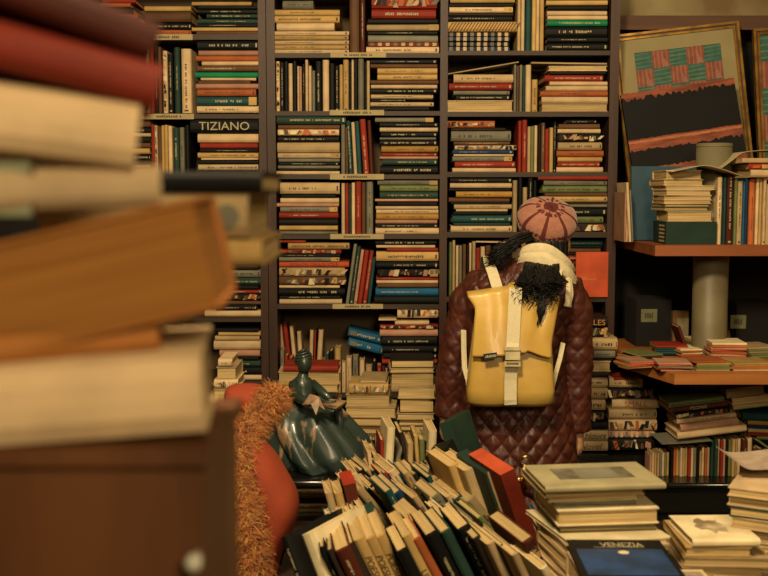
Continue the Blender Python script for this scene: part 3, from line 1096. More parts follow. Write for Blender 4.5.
# ------------------------------------------------------------------ low black table with bronze figure and stacks
z_t = .80
t = empty('low_table', (-.2, 3.6, 0), label='black table under the bronze reading figure and the page-out stacks', cat='table'); T0 = Matrix.Translation(-t.location)
m = MB(); m.box((-.62, 3.2, z_t - .03), (.165, 4.12, z_t - .001), LACQ); m.tube([(-.62, 3.2, z_t - .0155), (.165, 3.2, z_t - .0155)], .0145, LACQ, 12); m.build('table_top', t, T0)
for x in (-.58, .125):
    for y in (3.25, 4.07): m = MB(); m.box((x - .02, y - .02, 0), (x + .02, y + .02, z_t - .03), LACQ); m.build('leg', t, T0)
stack('PL', '''
 85 105 170 325 C p
 105 170 110 335 Y m
 170 238 90 345 C p
 238 300 88 378 C p
 300 348 110 350 E p
 348 392 120 330 C p''', 'page-out stack behind the bronze figure', Y=3.80, basez=z_t, D=(.15, .2), group='page-out books on the black table', yjit=4)
stack('PL', '''
 -12 34 352 600 K p
 34 60 345 600 C p
 60 140 350 600 C p
 140 208 390 605 C p
 208 290 400 600 K p
 290 326 385 600 C p
 326 362 395 600 C p
 362 392 400 600 E p''', 'page-out stack against the left sleeve of the coat', Y=3.84, basez=z_t, D=(.15, .18), group='page-out books on the black table', yjit=2)
stack('Z', '''
 374 380 283 338 R
 380 392 278 340 W p
 392 400 276 338 C p
 400 410 280 336 K
 410 420 278 340 W p
 420 437 278 338 E''', 'flat stack behind the head of the bronze figure', Y=3.86, basez=z_t, D=(.15, .2), group='flat books behind the bronze figure')
stack('Z', '''
 376 384 218 232 W t
 384 396 216 236 C p
 396 405 214 238 W m
 405 470 214 238 C p''', 'stack at the far left behind the shaggy coat', Y=3.5, basez=z_t, D=(.15, .2), group='books at the far left of the table')
vrow('PL', 430, '''
 160 170 395 W
 172 182 405 S
 184 196 398 W
 198 208 402 K
 212 226 405 C
 228 240 400 W
 244 258 404 K
 262 276 398 W''', 'tiny upright row behind the skirt of the bronze figure', Y=3.66, basez=z_t, D=(.04, .05), group='tiny books behind the bronze figure')
# ------------------------------------------------------------------ display table with the leaning pile
z_p = .70
TW = mat('dark_table_wood', '33231a', rough=.4, hex2='241812', nscale=3, stretch=(.5, 5, 5))
t = empty('display_table', (.55, 2.55, 0), label='dark wooden table under the leaning book pile and the front stacks', cat='table'); T0 = Matrix.Translation(-t.location)
m = MB(); m.box((-.27, 1.86, z_p - .035), (1.35, 3.1, z_p - .001), TW); m.build('table_top', t, T0)
for x in (-.22, 1.3):
    for y in (1.92, 3.05): m = MB(); m.box((x - .03, y - .03, 0), (x + .03, y + .03, z_p - .035), TW); m.build('leg', t, T0)
m = MB(); m.box((-.22, 1.9, z_p - .11), (1.3, 1.925, z_p - .035), TW); m.build('apron', t, T0)
G1 = 'books in the far row of the table pile'; fr = 'books in the front row of the table pile'
def lean(px, py, T, h, D, yaw, pitch, ln, c, fl='', label='', text=None, lift=0, tink=None, extra=None, group='books leaning in rows on the display table', ret=False):
    """a standing book: its spine's upper left corner is seen at (px,py); it rests on the table"""
    yaw = yaw if yaw < 0 else (yaw * .3 if group == G1 else min(20, yaw * .62)); pitch *= .4
    if group == fr: D *= .9
    B = Matrix.Rotation(R(yaw), 4, 'Z') @ Matrix.Rotation(R(pitch), 4, 'X') @ Matrix.Rotation(R(ln), 4, 'Y')
    C_ = B @ MV
    cs = [(C_ @ Vector((x, y, z))) for x in (0, h) for y in (0, D) for z in (0, T)]
    dz = -min(c_.z for c_ in cs) + z_p + .0005 + lift
    p = Pz(px, py, dz)
    M = Matrix.Translation(p) @ C_
    book(h, T, D, M, c, fl, label, group, text, extra=extra, tink=tink)
# back row (far)
lean(380.5, 440, .010, .24, .14, 20, 4, 0, 'R', '', 'slim red upright book left of the tall cream one, far row of table pile', group=G1)
lean(387.5, 428, .024, .285, .15, 25, 4, 3, 'X', '', 'tall white book standing upright at the back of the table pile', group=G1)
lean(399, 433, .012, .27, .15, 20, 4, -12, 'N', '', 'thin dark brown book leaning on the tall white one', group=G1)
lean(401, 446, .010, .23, .13, 35, 4, 18, 'S', '', 'grey booklet tilting right beside the tall white book', group=G1)
lean(408, 444, .016, .24, .14, 15, 4, 0, 'C', '', 'beige upright book in the far row below the black and cream stacks', group=G1)
lean(414, 436, .012, .25, .14, 12, 4, -4, 'Y', '', 'tan upright book, tallest between beige and olive in the far row', group=G1)
lean(419.5, 440, .016, .24, .14, 12, 4, -2, 'L', '', 'olive upright book in the far row of the table pile', group=G1)
lean(425, 441, .010, .24, .14, 12, 4, -2, 'K', '', 'thin black upright book right of the olive one, far row', group=G1)
lean(429, 431, .024, .28, .15, 15, 4, 2, 'X', '', 'tall white book beside the big grey-green one, far row of pile', group=G1)
lean(439, 424, .036, .29, .17, -25, 4, -18, 'G', 's', 'big dark green book leaning left in front of the coat', group=G1)
lean(367, 452, .012, .22, .14, 25, 4, -8, 'W', '', 'cream upright book at the left end of the far row', group=G1)
lean(373, 455, .012, .215, .14, 25, 4, -10, 'C', '', 'beige upright book second from left in the far row', group=G1)
# dark block lying across
M = Matrix.Translation(P(431, 471, 2.92)) @ Matrix.Rotation(R(-24), 4, 'Y') @ Matrix.Rotation(R(-20), 4, 'Z')
book(.06, .042, .1, M, 'K', 's', 'small black boxed book lying askew against the big dark green one', G1)
# tall boxed volumes near the coat
G2_ = 'tall boxed volumes on the table pile'
def strip(cv, b):
    cv.quad([(0.0, -.0008, b['T'] * .2), (b['L'], -.0008, b['T'] * .2), (b['L'], -.0008, b['T'] * .85), (0.0, -.0008, b['T'] * .85)], cm('C'))
    cv.quad([(b['L'] * .09, -.0014, b['T'] * .42), (b['L'] * .13, -.0014, b['T'] * .42), (b['L'] * .13, -.0014, b['T'] * .68), (b['L'] * .09, -.0014, b['T'] * .68)], ink('d'))
lean(449, 467, .030, .27, .16, 38, 6, -21, 'Y', '', 'tan volume leftmost of the four tall ones leaning left by the coat', group=G2_)
lean(464, 471.5, .036, .27, .17, 38, 6, -21, 'C', '', 'beige volume second of the four tall ones leaning left by the coat', group=G2_)
lean(484.5, 473.5, .034, .285, .18, 38, 6, -21, 'G', 's', 'dark green boxed volume with cream spine, leaning between beige and red ones', group=G2_, extra=strip)
def redtop(cv, b): cv.quad([(-.0006, 0, 0), (-.0006, b['D'], 0), (-.0006, b['D'], b['T']), (-.0006, 0, b['T'])][::-1], cm('V'))
lean(500.5, 475.5, .040, .30, .19, 38, 6, -21, 'J', 's', 'big red boxed volume with vermilion top leaning beside the chrome clasp', group=G2_, extra=redtop)
# middle rows: slim paperbacks
rs = random.Random(21)
seqA = 'WKCGRWUCNWTCKWPCWK'; x = 352
for i, c in enumerate(seqA):
    T = rs.uniform(.014, .027); y = 474 + (x - 352) * .03 + rs.uniform(-3, 3)
    lean(x, y, T, rs.uniform(.19, .22), rs.uniform(.12, .15), rs.uniform(20, 48), rs.uniform(2, 10), rs.uniform(-42, -24), c, 't', f"{PAL[c][0]} paperback, {ORD[i] if i else 'first'} from left in the third row of the table pile")
    x += T * 372 * 1.02 + rs.uniform(-1, 1.5)
seqB = 'WCKWTBXCKSWGCNYK'; x = 349
for i, c in enumerate(seqB):
    T = rs.uniform(.016, .030); y = 493 + (x - 349) * .05 + rs.uniform(-4, 4)
    lean(x, y, T, rs.uniform(.19, .22), rs.uniform(.13, .16), rs.uniform(25, 55), rs.uniform(4, 12), rs.uniform(-46, -28), c, 't', f"{PAL[c][0]} paperback, {ORD[i] if i else 'first'} from left in the second row of the table pile")
    x += T * 405 * 1.1 + rs.uniform(-1, 2)
# left cluster behind the front row
lean(325, 494, .020, .22, .12, 12, 4, -14, 'C', '', 'beige book leftmost of the pair behind the open white volume')
lean(334, 494, .022, .22, .12, 12, 4, -14, 'Y', '', 'tan book right of the beige one, behind the open white volume')
def lit_redtop(cv, b): cv.quad([(-.0006, 0, 0), (-.0006, b['D'], 0), (-.0006, b['D'], b['T']), (-.0006, 0, b['T'])][::-1], cm('R'))  # brightness of the lit top, painted as a lighter red
lean(343.5, 486, .032, .24, .11, 14, 6, -12, 'D', 's', 'dark red boxed book with bright red top standing in the table pile', extra=lit_redtop)
lean(362, 514, .014, .22, .13, 22, 8, -30, 'W', '', 'white edged book left of the closed green one in the table pile')
lean(369, 530, .030, .23, .15, 14, 10, -24, 'G', 's', 'dark blue-green boxed book behind the tan lettered spines')
# pages-up paperbacks behind maroon spine
for i, (px, py, T, c) in enumerate([(330, 530, .016, 'U'), (336, 533, .022, 'W'), (345, 528, .018, 'C'), (352, 526, .010, 'W'), (357, 524, .010, 'S'), (362, 526, .010, 'W')]):
    lean(px, py, T, .215, .14, 17, 10, -22, c, '', f"{PAL[c][0]} paperback, {ORD[i] if i else 'first'} from left behind the maroon spine of the front row")
# front row
fr = 'books in the front row of the table pile'
lean(280, 538, .026, .25, .20, -32, 6, -24, 'K', 't', 'big black book at the left end of the front row by the orange fur', group=fr)
lean(292, 533, .010, .25, .20, -32, 6, -24, 'N', '', 'thin dark brown book beside the big black one, front row', group=fr)
lean(300, 536, .040, .25, .22, -32, 6, -24, 'X', '', 'broad white volume beside the black ones, left part of front row', group=fr)
lean(319, 548, .012, .24, .16, 8, 8, -24, 'K', 't', 'thin black book left of the maroon spine, front row', group=fr)
lean(327, 551, .012, .24, .16, 8, 8, -24, 'N', '', 'thin dark brown book touching the maroon spine, front row', group=fr)
lean(335, 553, .034, .24, .16, 14, 10, -24, 'D', 't', 'maroon spine in the front row of the table pile', group=fr)
lean(346, 546, .018, .24, .16, 14, 10, -24, 'N', '', 'dark spine left of the three tan lettered spines, front row', group=fr)
for i, (px, py) in enumerate([(353.5, 541.5), (364.5, 540.5), (374.5, 538.5)]):
    lean(px, py, .0265, .245, .15, 15, 10, -25, 'Y', 'i', ('leftmost', 'middle', 'rightmost')[i] + ' of the three tan spines lettered in dark ink, front row', text='POESIA DI ROMA', group='tan lettered spines in the front row', tink='d')
lean(397, 553, .026, .24, .16, 18, 10, -26, 'K', '', 'black spine right of the tan lettered ones, front row', group=fr)
lean(387, 541, .010, .235, .15, 18, 10, -26, 'L', '', 'thin olive spine between tan and black ones, front row', group=fr)
lean(401, 538, .026, .24, .17, 20, 10, -26, 'Y', '', 'tan spine with large dark serif lettering, front row', text='  LINES  ', group=fr, tink='d')
lean(412.5, 541, .022, .235, .15, 18, 10, -28, 'O', '', 'light orange brown spine beside the large lettered tan one, front row', group=fr)
lean(413, 527, .040, .24, .17, 38, 8, -34, 'K', 't', 'thick black book with broad cream top, middle of front row', group=fr)
lean(426, 537, .030, .24, .16, 22, 10, -27, 'K', 't', 'black spine with small pale lettering, middle of front row', group=fr)
lean(441, 534, .026, .24, .16, 24, 10, -27, 'G', '', 'dark green spine between two black ones, front row', group=fr)
lean(449, 523, .018, .24, .17, 42, 8, -34, 'X', '', 'white edged book lying open over the front row', group=fr)
lean(458, 531, .032, .245, .16, 24, 10, -27, 'K', 'i', 'black spine with bold cream title, front row', text='CORSO LECTURES', group=fr)
lean(473, 540, .020, .24, .15, 26, 10, -27, 'N', '', 'dark brown spine right of the bold titled black one, front row', group=fr)
lean(487, 545, .020, .24, .2, 42, 8, -27, 'C', '', 'beige spine with long greyish top, right part of front row', group=fr)
lean(499, 547, .012, .24, .17, 40, 8, -27, 'K', '', 'thin black spine between two beige ones, front row', group=fr)
lean(512, 556, .017, .24, .19, 45, 8, -27, 'C', '', 'beige spine near the right end of the front row', group=fr)
lean(523, 544, .030, .25, .2, 45, 8, -27, 'D', 'm', 'patterned maroon book at the right end of the front row', group=fr)
lean(541, 570, .018, .22, .16, 40, 8, -30, 'X', '', 'white book at the far right foot of the leaning pile', group=fr)
lean(466, 524, .020, .23, .16, 45, 8, -36, 'S', '', 'grey book lying between front row and boxed volumes', group=fr)
lean(478, 519, .014, .22, .15, 45, 8, -40, 'L', '', 'olive booklet tucked below the dark green boxed volume', group=fr)
# ------------------------------------------------------------------ stacks at the front right
def flat(px, py, z, w_, T, D, yaw, c, fl, label, extra=None, group='books in the front right stacks', sh=0):
    """book lying flat: lower front-left corner seen at (px,py) with bottom at height z"""
    p = Pz(px, py, z)
    M = Matrix.Translation(p) @ Matrix.Rotation(R(yaw), 4, 'Z')
    if 'p' in fl: M = M @ Matrix.Translation((w_, D, 0)) @ Matrix.Rotation(math.pi, 4, 'Z')
    book(w_, T, D, M, c, fl, label, group, extra=extra)
def pile(px, Y0, z0, items, where, group):
    """items bottom-up: (dx, dy, w, T, D, yaw, colour, flags, extra)"""
    z = z0; n = len(items); x0 = (px - 384) / F * Y0
    for i, it in enumerate(items):
        dx, dy, w_, T, D, yaw, c, fl = it[:8]; ex = it[8] if len(it) > 8 else None
        M = Matrix.Translation((x0 + dx, Y0 + dy, z)) @ Matrix.Rotation(R(yaw), 4, 'Z')
        if 'p' in fl: M = M @ Matrix.Translation((w_, D, 0)) @ Matrix.Rotation(math.pi, 4, 'Z')
        k = n - i; o = 'topmost' if k == 1 else ('lowest' if k == n else ORD[k - 1] + ' from top')
        book(w_, T, D, M, c, fl, f"{PAL[c][0]} book, {o} of {where}", group, extra=ex)
        z += T + .0006
    return z
def topquad(cv, x0, x1, y0, y1, mt, T, dz=.0005): cv.quad([(x0, y0, T + dz), (x1, y0, T + dz), (x1, y1, T + dz), (x0, y1, T + dz)], mt)
PH = mat('grey_photograph', '6f6450', rough=.5, hex2='463c2c', nscale=18); DKP = mat('brown_drawing', '7a6145', rough=.8, hex2='bba37a', nscale=25)
def photo_top(cv, b):
    L, D, T = b['L'], b['D'], b['T']; topquad(cv, L * .18, L * .82, D * .3, D * .78, PH, T); topquad(cv, L * .36, L * .7, D * .3, D * .78, cm('S'), T, .0009)
def sketch_top(cv, b):
    rr = random.Random(4); L, D, T = b['L'], b['D'], b['T']; n = 22
    vs = [(L * .48 + math.cos(6.283 * k / n) * L * .26 * rr.uniform(.6, 1.1), D * .55 + math.sin(6.283 * k / n) * D * .33 * rr.uniform(.5, 1.1), T + .0006) for k in range(n)]
    cv.add(vs, [tuple(range(n))], DKP)
# main stack: lower part slightly wider
Y0 = 2.22
zt_ = pile(548, Y0, z_p, [(.03, -.08, .21, .028, .2, 8, 'C', 'p'),
    (.035, -.085, .215, .026, .2, 10, 'W', 'p'), (.03, -.08, .215, .024, .2, 12, 'C', 'p'), (.036, -.085, .21, .022, .2, 9, 'W', 'p'), (.03, -.08, .215, .020, .2, 11, 'X', 'p'),
    (.034, -.09, .215, .020, .2, 12, 'W', 'p'), (.03, -.085, .21, .018, .2, 10, 'C', 'p'), (.036, -.09, .215, .018, .2, 12, 'W', 'p'), (.034, -.09, .215, .018, .2, 9, 'C', 'p'),
    (.038, -.095, .215, .026, .2, 11, 'C', 'p'), (.04, -.10, .215, .022, .2, 10, 'W', 'p'), (.045, -.095, .222, .008, .25, 15, 'X', ''), (.03, -.015, .21, .008, .19, 4, 'L', 'p'), (.03, -.018, .21, .008, .19, 5, 'S', 'p'),
    (.024, -.03, .22, .034, .2, 6, 'X', 'p'), (.02, .0, .18, .010, .2, 4, 'S', ''), (.006, -.01, .20, .012, .2, 7, 'X', 'p'), (-.002, -.02, .22, .016, .19, 8, 'C', 'p'),
    (-.004, -.04, .262, .013, .18, 7, 'A', '', photo_top)], 'the tall front stack with the photograph cover', 'books in the tall front stack')
# the wide open white flap / thin book slid out to the right
M = Matrix.Translation(P(668, 505, 2.2)) @ Matrix.Rotation(R(-4), 4, 'Z') @ Matrix.Rotation(R(0), 4, 'X')
def at_z(px, py, z, yaw, roll=0): return Matrix.Translation(Pz(px, py, z)) @ Matrix.Rotation(R(yaw), 4, 'Z') @ Matrix.Rotation(R(roll), 4, 'Y')
# second stack with the sketch cover
Y1 = 2.28
zb2 = pile(690, Y1, z_p, [
    (.0, .0, .17, .03, .2, 2, 'C', 'p'), (.01, .0, .17, .014, .2, -3, 'W', 'p'), (.0, .01, .17, .028, .2, 0, 'W', 'p'), (.0, .0, .17, .027, .2, 1, 'C', 'p'),
    (.008, .0, .17, .026, .2, -2, 'W', 'p'), (.002, .0, .18, .026, .2, 1, 'W', 'p'), (.004, .0, .19, .022, .2, -3, 'C', 'p'), (.008, .0, .145, .022, .2, -1, 'Y', 'p'),
    (.022, -.005, .15, .018, .175, 2, 'X', '', sketch_top)], 'the stack with the sketched cover, front right', 'books in the sketch-topped stack')
# white book bridging the two stacks
book(.19, .020, .2, Matrix.Translation((.475, 2.24, z_p + .30 + .008)) @ Matrix.Rotation(R(16), 4, 'Z'), 'X', '', 'white book jutting right out of the tall front stack', 'books in the front right stacks') if False else None
# right edge stack
Y2 = 2.36
pile(741, Y2, z_p, [
    (.02, .0, .2, .03, .2, -28, 'W', 'p'), (.02, .0, .2, .03, .2, -28, 'C', 'p'), (.015, .0, .2, .028, .2, -27, 'W', 'p'), (.02, .0, .2, .027, .2, -28, 'W', 'p'), (.015, .0, .2, .026, .2, -30, 'C', 'p'),
    (.01, .01, .2, .024, .2, -28, 'Y', 'p'), (.012, .0, .2, .022, .2, -27, 'W', 'p'), (.0, .01, .2, .026, .2, -28, 'C', 'p'), (-.004, .0, .2, .026, .2, -29, 'W', 'p'), (-.008, .0, .2, .022, .2, -27, 'G', 'p'), (-.01, .01, .2, .024, .2, -28, 'W', 'p'), (-.012, .0, .2, .02, .2, -28, 'W', 'p')],
    'the stack at the right edge of the picture', 'books in the right edge stack')
LPM = mat('pale_pink_paper', 'a58a72', rough=.8)
sheet([(737, 463), (748, 470), (765, 470), (800, 466)], 2.42, .16, 'curled pale sheet lying on the right edge stack', mt=LPM, th=.002)
# front-most books
def venezia(cv, b):
    L, D, T = b['L'], b['D'], b['T']; BL = mat('night_blue_photo', '1f3c63', rough=.35, hex2='15283f', nscale=14)
    topquad(cv, L * .05, L * .95, D * .02, D * .72, BL, T)
    vs, fs, a = text_geo('VENEZIA'); wd = L * .45
    cv.add([(L * .33 + u * wd, D * .78 + v * D * .12, T + .0009) for u, v in vs], fs, ink('w'))
    cv.add([(L * .53 + math.cos(k * .3927) * .011, D * .62 + math.sin(k * .3927) * .010, T + .001) for k in range(16)], [tuple(range(16))], cm('X'))
    rr = random.Random(1)
    for k in range(18): 
        x = L * (.25 + k * .03); cv.quad([(x, D * .76, T + .0009), (x + .003, D * .76, T + .0009), (x + .003, D * .775, T + .0009), (x, D * .775, T + .0009)], ink('w'))
zq = z_p
nf = [(.0, .0, .20, .03, .2, 0, 'C', 'p'), (.0, .0, .19, .03, .2, 2, 'W', 'p'), (.005, .0, .185, .036, .2, -1, 'K', ''), (.0, .0, .19, .048, .2, 0, 'W', 'p'), (.0, .0, .19, .048, .2, 0, 'C', 'p'), (.0, .0, .188, .052, .2, 1, 'W', 'p')]
pile(592, 1.93, z_p, nf + [(-.004, .0, .19, .016, .21, -1, 'K', '', venezia)], 'the low front pile with the night-blue cover', 'books in the low front pile')
BOOKS[-1]['label'] = 'black and night-blue book titled VENEZIA on top of the low front pile'
def speck(cv, b): topquad(cv, b['L'] * .08, b['L'] * .92, b['D'] * .08, b['D'] * .92, mat('speckled_cover', '96826a', rough=.7, hex2='7d6552', nscale=60), b['T'])
pile(690, 1.98, z_p, [(0, 0, .09, .05, .16, 1, 'C', 'p'), (0, 0, .09, .045, .16, -2, 'Y', 'p'), (0, 0, .09, .03, .16, 1, 'C', 'p'), (0, 0, .09, .03, .16, -2, 'W', 'p'), (0, 0, .092, .026, .16, 2, 'C', 'p'), (0.002, 0, .09, .012, .17, 0, 'W', '', speck)], 'the small pile with speckled cover', 'books in the small speckled pile')
pile(740, 2.02, z_p, [(0, 0, .2, .05, .2, -8, 'C', 'p'), (0, 0, .2, .045, .2, -6, 'W', 'p'), (0.0, 0, .2, .03, .2, -9, 'W', 'p'), (.0, 0, .2, .036, .2, -8, 'C', 'p')], 'the pile at the lower right corner', 'books in the corner pile')
# small coloured stack and red ribboned item behind the tall front stack
pile(543, 2.75, z_p, [(0, 0, .12, .03, .15, 3, 'W', 'p'), (.0, 0, .12, .03, .15, 3, 'C', 'p'), (0, 0, .12, .02, .15, -2, 'S', ''), (0, 0, .12, .022, .15, 2, 'W', ''), (0, 0, .12, .012, .15, 2, 'U', ''), (0, 0, .12, .022, .15, 0, 'O', 't'), (0, 0, .12, .012, .15, 1, 'B', ''), (0, 0, .12, .012, .15, -1, 'K', '')],
     'the small coloured stack behind the red boxed volume', 'books behind the red boxed volume')
m = MB(); pts = [P(517, 480, 2.7), P(524, 492, 2.7), P(538, 499, 2.7), P(556, 505, 2.7)]
m.tube(pts, .008, cm('D'), 8)
m.box(tuple(P(543, 511, 2.72)), tuple(P(565, 498, 2.86)), cm('V'))
o = m.build('red_pouch', label='red pouch with a rolled cord lying on the small coloured stack', cat='pouch')
# clasp
CHR = mat('polished_brass', 'c9a862', rough=.18, metal=1.0, spec=.8)
t = empty('brass_clasp', P(524, 478, 2.66), label='brass and glass clasp standing at the left corner of the tall front stack', cat='ornament')
def tp(x, y): return P(x, y, 2.66) - t.location
m = MB(); m.tube([tp(*q) for q in ((520, 466), (520.5, 459), (523, 456.5), (527, 456.5), (530, 459), (530, 464), (524, 466), (520, 466))], .0028, CHR, 8); m.build('loop', t)
m = MB(); m.tube([tp(*q) for q in ((524, 464), (523, 470), (526, 476), (523, 483), (525, 489))], [.008, .006, .012, .009, .012], CHR, 12)
m.sphere(tuple(tp(528, 478)), .010, CHR, 10); m.sphere(tuple(tp(519, 480)), .009, CHR, 10); m.build('stem', t)
# ------------------------------------------------------------------ person in the quilted coat
def remesh(mb, voxel, name, smooth=4, mt=None):
    me = mb.mesh('tmp'); o = bpy.data.objects.new('tmp', me); col.objects.link(o)
    r = o.modifiers.new('r', 'REMESH'); r.mode = 'VOXEL'; r.voxel_size = voxel; r.use_smooth_shade = True
    if smooth: s_ = o.modifiers.new('s', 'SMOOTH'); s_.factor = .5; s_.iterations = smooth
    n = evalmesh(o, name); bpy.data.objects.remove(o); bpy.data.meshes.remove(me)
    n.materials.clear()
    if mt: n.materials.append(mt)
    for p in n.polygons: p.use_smooth = True; p.material_index = 0
    return n
def ell(cx, cy, z, rx, ry, n=40, p=2.3, tx=0, ty=0):
    out = []
    for k in range(n):
        a = 2 * math.pi * k / n; c, s_ = math.cos(a), math.sin(a)
        x = rx * abs(c) ** (2 / p) * (1 if c > 0 else -1); y = ry * abs(s_) ** (2 / p) * (1 if s_ > 0 else -1)
        out.append((cx + x, cy + y, z + x * tx + y * ty))
    return out
YP = 3.72
def W(px, py, Y=YP): return P(px, py, Y)
def wx(px, py=300): return P(px, py, YP).x
def wz(py): return P(0, py, YP).z
SKIN = mat('skin', 'b5815c', rough=.5, nscale=40, noise_amt=.06)
HAIRM = mat('black_hair', '0f0c0a', rough=.5, spec=.25, nscale=200, stretch=(1, 1, .1), bump=.3)
person = None
# body: continuous skinned surface through voxel remesh
m = MB(); S_ = SKIN
hc = W(546, 239)                                            # head centre
m.sphere(tuple(hc), (.070, .088, .098), S_, 24)
m.sphere(tuple(hc + Vector((-.004, .03, -.045))), (.055, .065, .065), S_, 20)     # jaw
m.sphere(tuple(hc + Vector((-.004, .098, -.02))), (.011, .017, .022), S_, 10)     # nose
m.sphere(tuple(hc + Vector((-.004, .085, -.062))), (.024, .014, .011), S_, 10)    # lips
m.sphere(tuple(hc + Vector((-.004, .078, -.09))), (.022, .02, .016), S_, 10)      # chin
for s_ in (-1, 1):
    m.sphere(tuple(hc + Vector((s_ * .076, .0, -.02))), (.010, .02, .032), S_, 10)      # ears
    m.sphere(tuple(hc + Vector((s_ * .032 - .004, .083, .0))), (.016, .012, .010), S_, 10)
    m.sphere(tuple(hc + Vector((s_ * .034 - .004, .082, .020))), (.022, .012, .007), S_, 10)
nb = W(534, 268)
m.tube([hc + Vector((-.004, -.01, -.05)), nb + Vector((.02, 0, .02)), nb + Vector((0, 0, -.06))], [.056, .054, .07], S_, 20)
cxT = wx(514)
rings = []
for y, c, rx, ry in ((258, 536, .06, .055), (268, 528, .13, .08), (285, 520, .165, .095), (320, 515, .15, .105), (370, 513, .13, .10), (420, 513, .155, .11), (455, 513, .165, .115), (480, 513, .15, .11)):
    rings.append(ell(wx(c), YP, wz(y), rx, ry, 28))
m.loft(rings, S_)
hip = wz(465)
armL = [W(482, 286), W(461, 340), W(452, 385), W(447, 415)]
armR = [W(566, 288), W(574.5, 345), W(576.5, 395), W(576.5, 432)]
for A in (armL, armR): m.tube(A, [.05, .042, .036, .027], S_, 16)
def hand(root, side):
    """relaxed hand hanging down; side=-1 left, 1 right; palm faces the thigh"""
    px_ = Vector((0, 1, 0)); dn = Vector((side * -.05, .02, -1)).normalized()
    m.tube([root + Vector((0, 0, .02)), root + dn * .03, root + dn * .06, root + dn * .085], [.024, .026, .028, .022], S_, 14, flat=1.0)
    for k, (off, ln) in enumerate(((.027, .062), (.010, .072), (-.008, .068), (-.025, .055))):
        b = root + dn * .075 + px_ * off; i = Vector((-side, 0, 0))
        m.tube([b - dn * .02, b + dn * ln * .4 + i * .004, b + dn * ln * .75 + i * .014, b + dn * ln * .95 + i * .028], [.0095, .009, .008, .007], S_, 8)
    b = root + dn * .03 + px_ * .024
    m.tube([b - px_ * .01, b + px_ * .018 + dn * .022 - Vector((side * .004, 0, 0)), b + px_ * .024 + dn * .045 - Vector((side * .012, 0, 0))], [.0115, .010, .008], S_, 8)
hand(W(446.5, 416), -1); hand(W(577, 430), 1)
legs = []
for s_ in (-1, 1):
    L_ = [Vector((cxT + s_ * .085, YP, hip)), Vector((cxT + s_ * .095, YP + .01, .50)), Vector((cxT + s_ * .10, YP, .09))]
    legs.append(L_); m.tube(L_, [.085, .058, .038], S_, 18)
    m.tube([Vector((cxT + s_ * .10, YP - .02, .05)), Vector((cxT + s_ * .105, YP + .13, .035))], [.035, .028], S_, 12)
me = remesh(m, .0055, 'person', 3)
for mt in (SKIN, mat('eye_white', 'c9bba0', rough=.3), mat('eye_dark', '24160e', rough=.2), mat('lips', '8f4a3c', rough=.5)): me.materials.append(mt)
for p in me.polygons:
    q = p.center - hc - Vector((-.004, 0, 0))
    if q.y > .07:
        for s_ in (-1, 1):
            d = math.hypot((q.x - s_ * .032), (q.z - .0) * 1.6)
            if d < .006: p.material_index = 2
            elif d < .013: p.material_index = 1
        if abs(q.z + .062) < .008 and abs(q.x) < .022 and q.y > .085: p.material_index = 3
person = bpy.data.objects.new('person', me); col.objects.link(person)
tag(person, 'person in a pink beret and dark red quilted coat, seen from behind, facing the bookcase', 'person')
# coat
COAT = mat('quilted_coat_cloth', '4f2216', rough=.46, hex2='3a170d', nscale=25, spec=.45, bump=.25, bscale=60, g=.95)
m = MB(); rings = []
for y, c, rx, ry in ((520, 513, .262, .185), (500, 513, .258, .185), (470, 513, .245, .175), (440, 513, .225, .162), (410, 513, .205, .15), (380, 513, .19, .14), (350, 513, .187, .138), (320, 515, .195, .14),
                     (298, 517, .205, .138), (283, 520, .205, .128), (272, 524, .165, .108), (264, 529, .115, .09), (257, 534, .075, .075)):
    rings.append(ell(wx(c), YP, wz(y), rx, ry, 48))
m.loft(rings, COAT)
cl = [W(488, 284), W(468, 306), W(458, 345), W(451, 385), W(447, 416)]
crr = [W(561, 287), W(573, 309), W(574.5, 345), W(576, 390), W(576.5, 430)]
m.tube(cl, [.075, .074, .063, .054, .046], COAT, 24); m.tube(crr, [.075, .07, .061, .055, .048], COAT, 24)
me = remesh(m, .0052, 'coat', 8, COAT)
def segd(p, A):
    best = (9, 0, None); acc = 0
    for a, b in zip(A, A[1:]):
        v = b - a; t_ = max(0, min(1, (p - a).dot(v) / v.length_squared)); d = (p - a - v * t_).length
        if d < best[0]: best = (d, acc + t_ * v.length, a + v * t_)
        acc += v.length
    return best
# puffs sewn in diamonds
nrm = [v.normal.copy() for v in me.vertices]; PQ_ = .053
for v, n_ in zip(me.vertices, nrm):
    p = v.co.copy(); dl, sl, ql = segd(p, cl); dr, sr, qr = segd(p, crr); side = None
    if dl < .088 and p.x < wx(474) : side = (sl, ql)
    if dr < .088 and p.x > wx(562) : side = (sr, qr)
    if side:
        s1 = side[0]; d = p - side[1]; u = math.atan2(d.x, -d.y) * .062; w_ = s1
        a = (u + w_) / (PQ_ * 1.0); b = (u - w_) / (PQ_ * 1.0); am = .007
        c_ = abs(math.sin(math.pi * w_ / .045))
        h = .7 * min(abs(math.sin(math.pi * a * .9)), abs(math.sin(math.pi * b * .9))) ** .45 + .3 * c_ ** .5
    else:
        u = math.atan2(p.x - wx(514), -(p.y - YP)) * .19; w_ = p.z * .95
        a = (u + w_) / PQ_; b = (u - w_) / PQ_; am = .0115
        h = min(abs(math.sin(math.pi * a * .82)), abs(math.sin(math.pi * b * .82))) ** .42
    wr = noise.noise(p * 9) * .008 + noise.noise(p * 28) * .0035
    v.co = p + n_ * (am * h - am * .4 + wr)
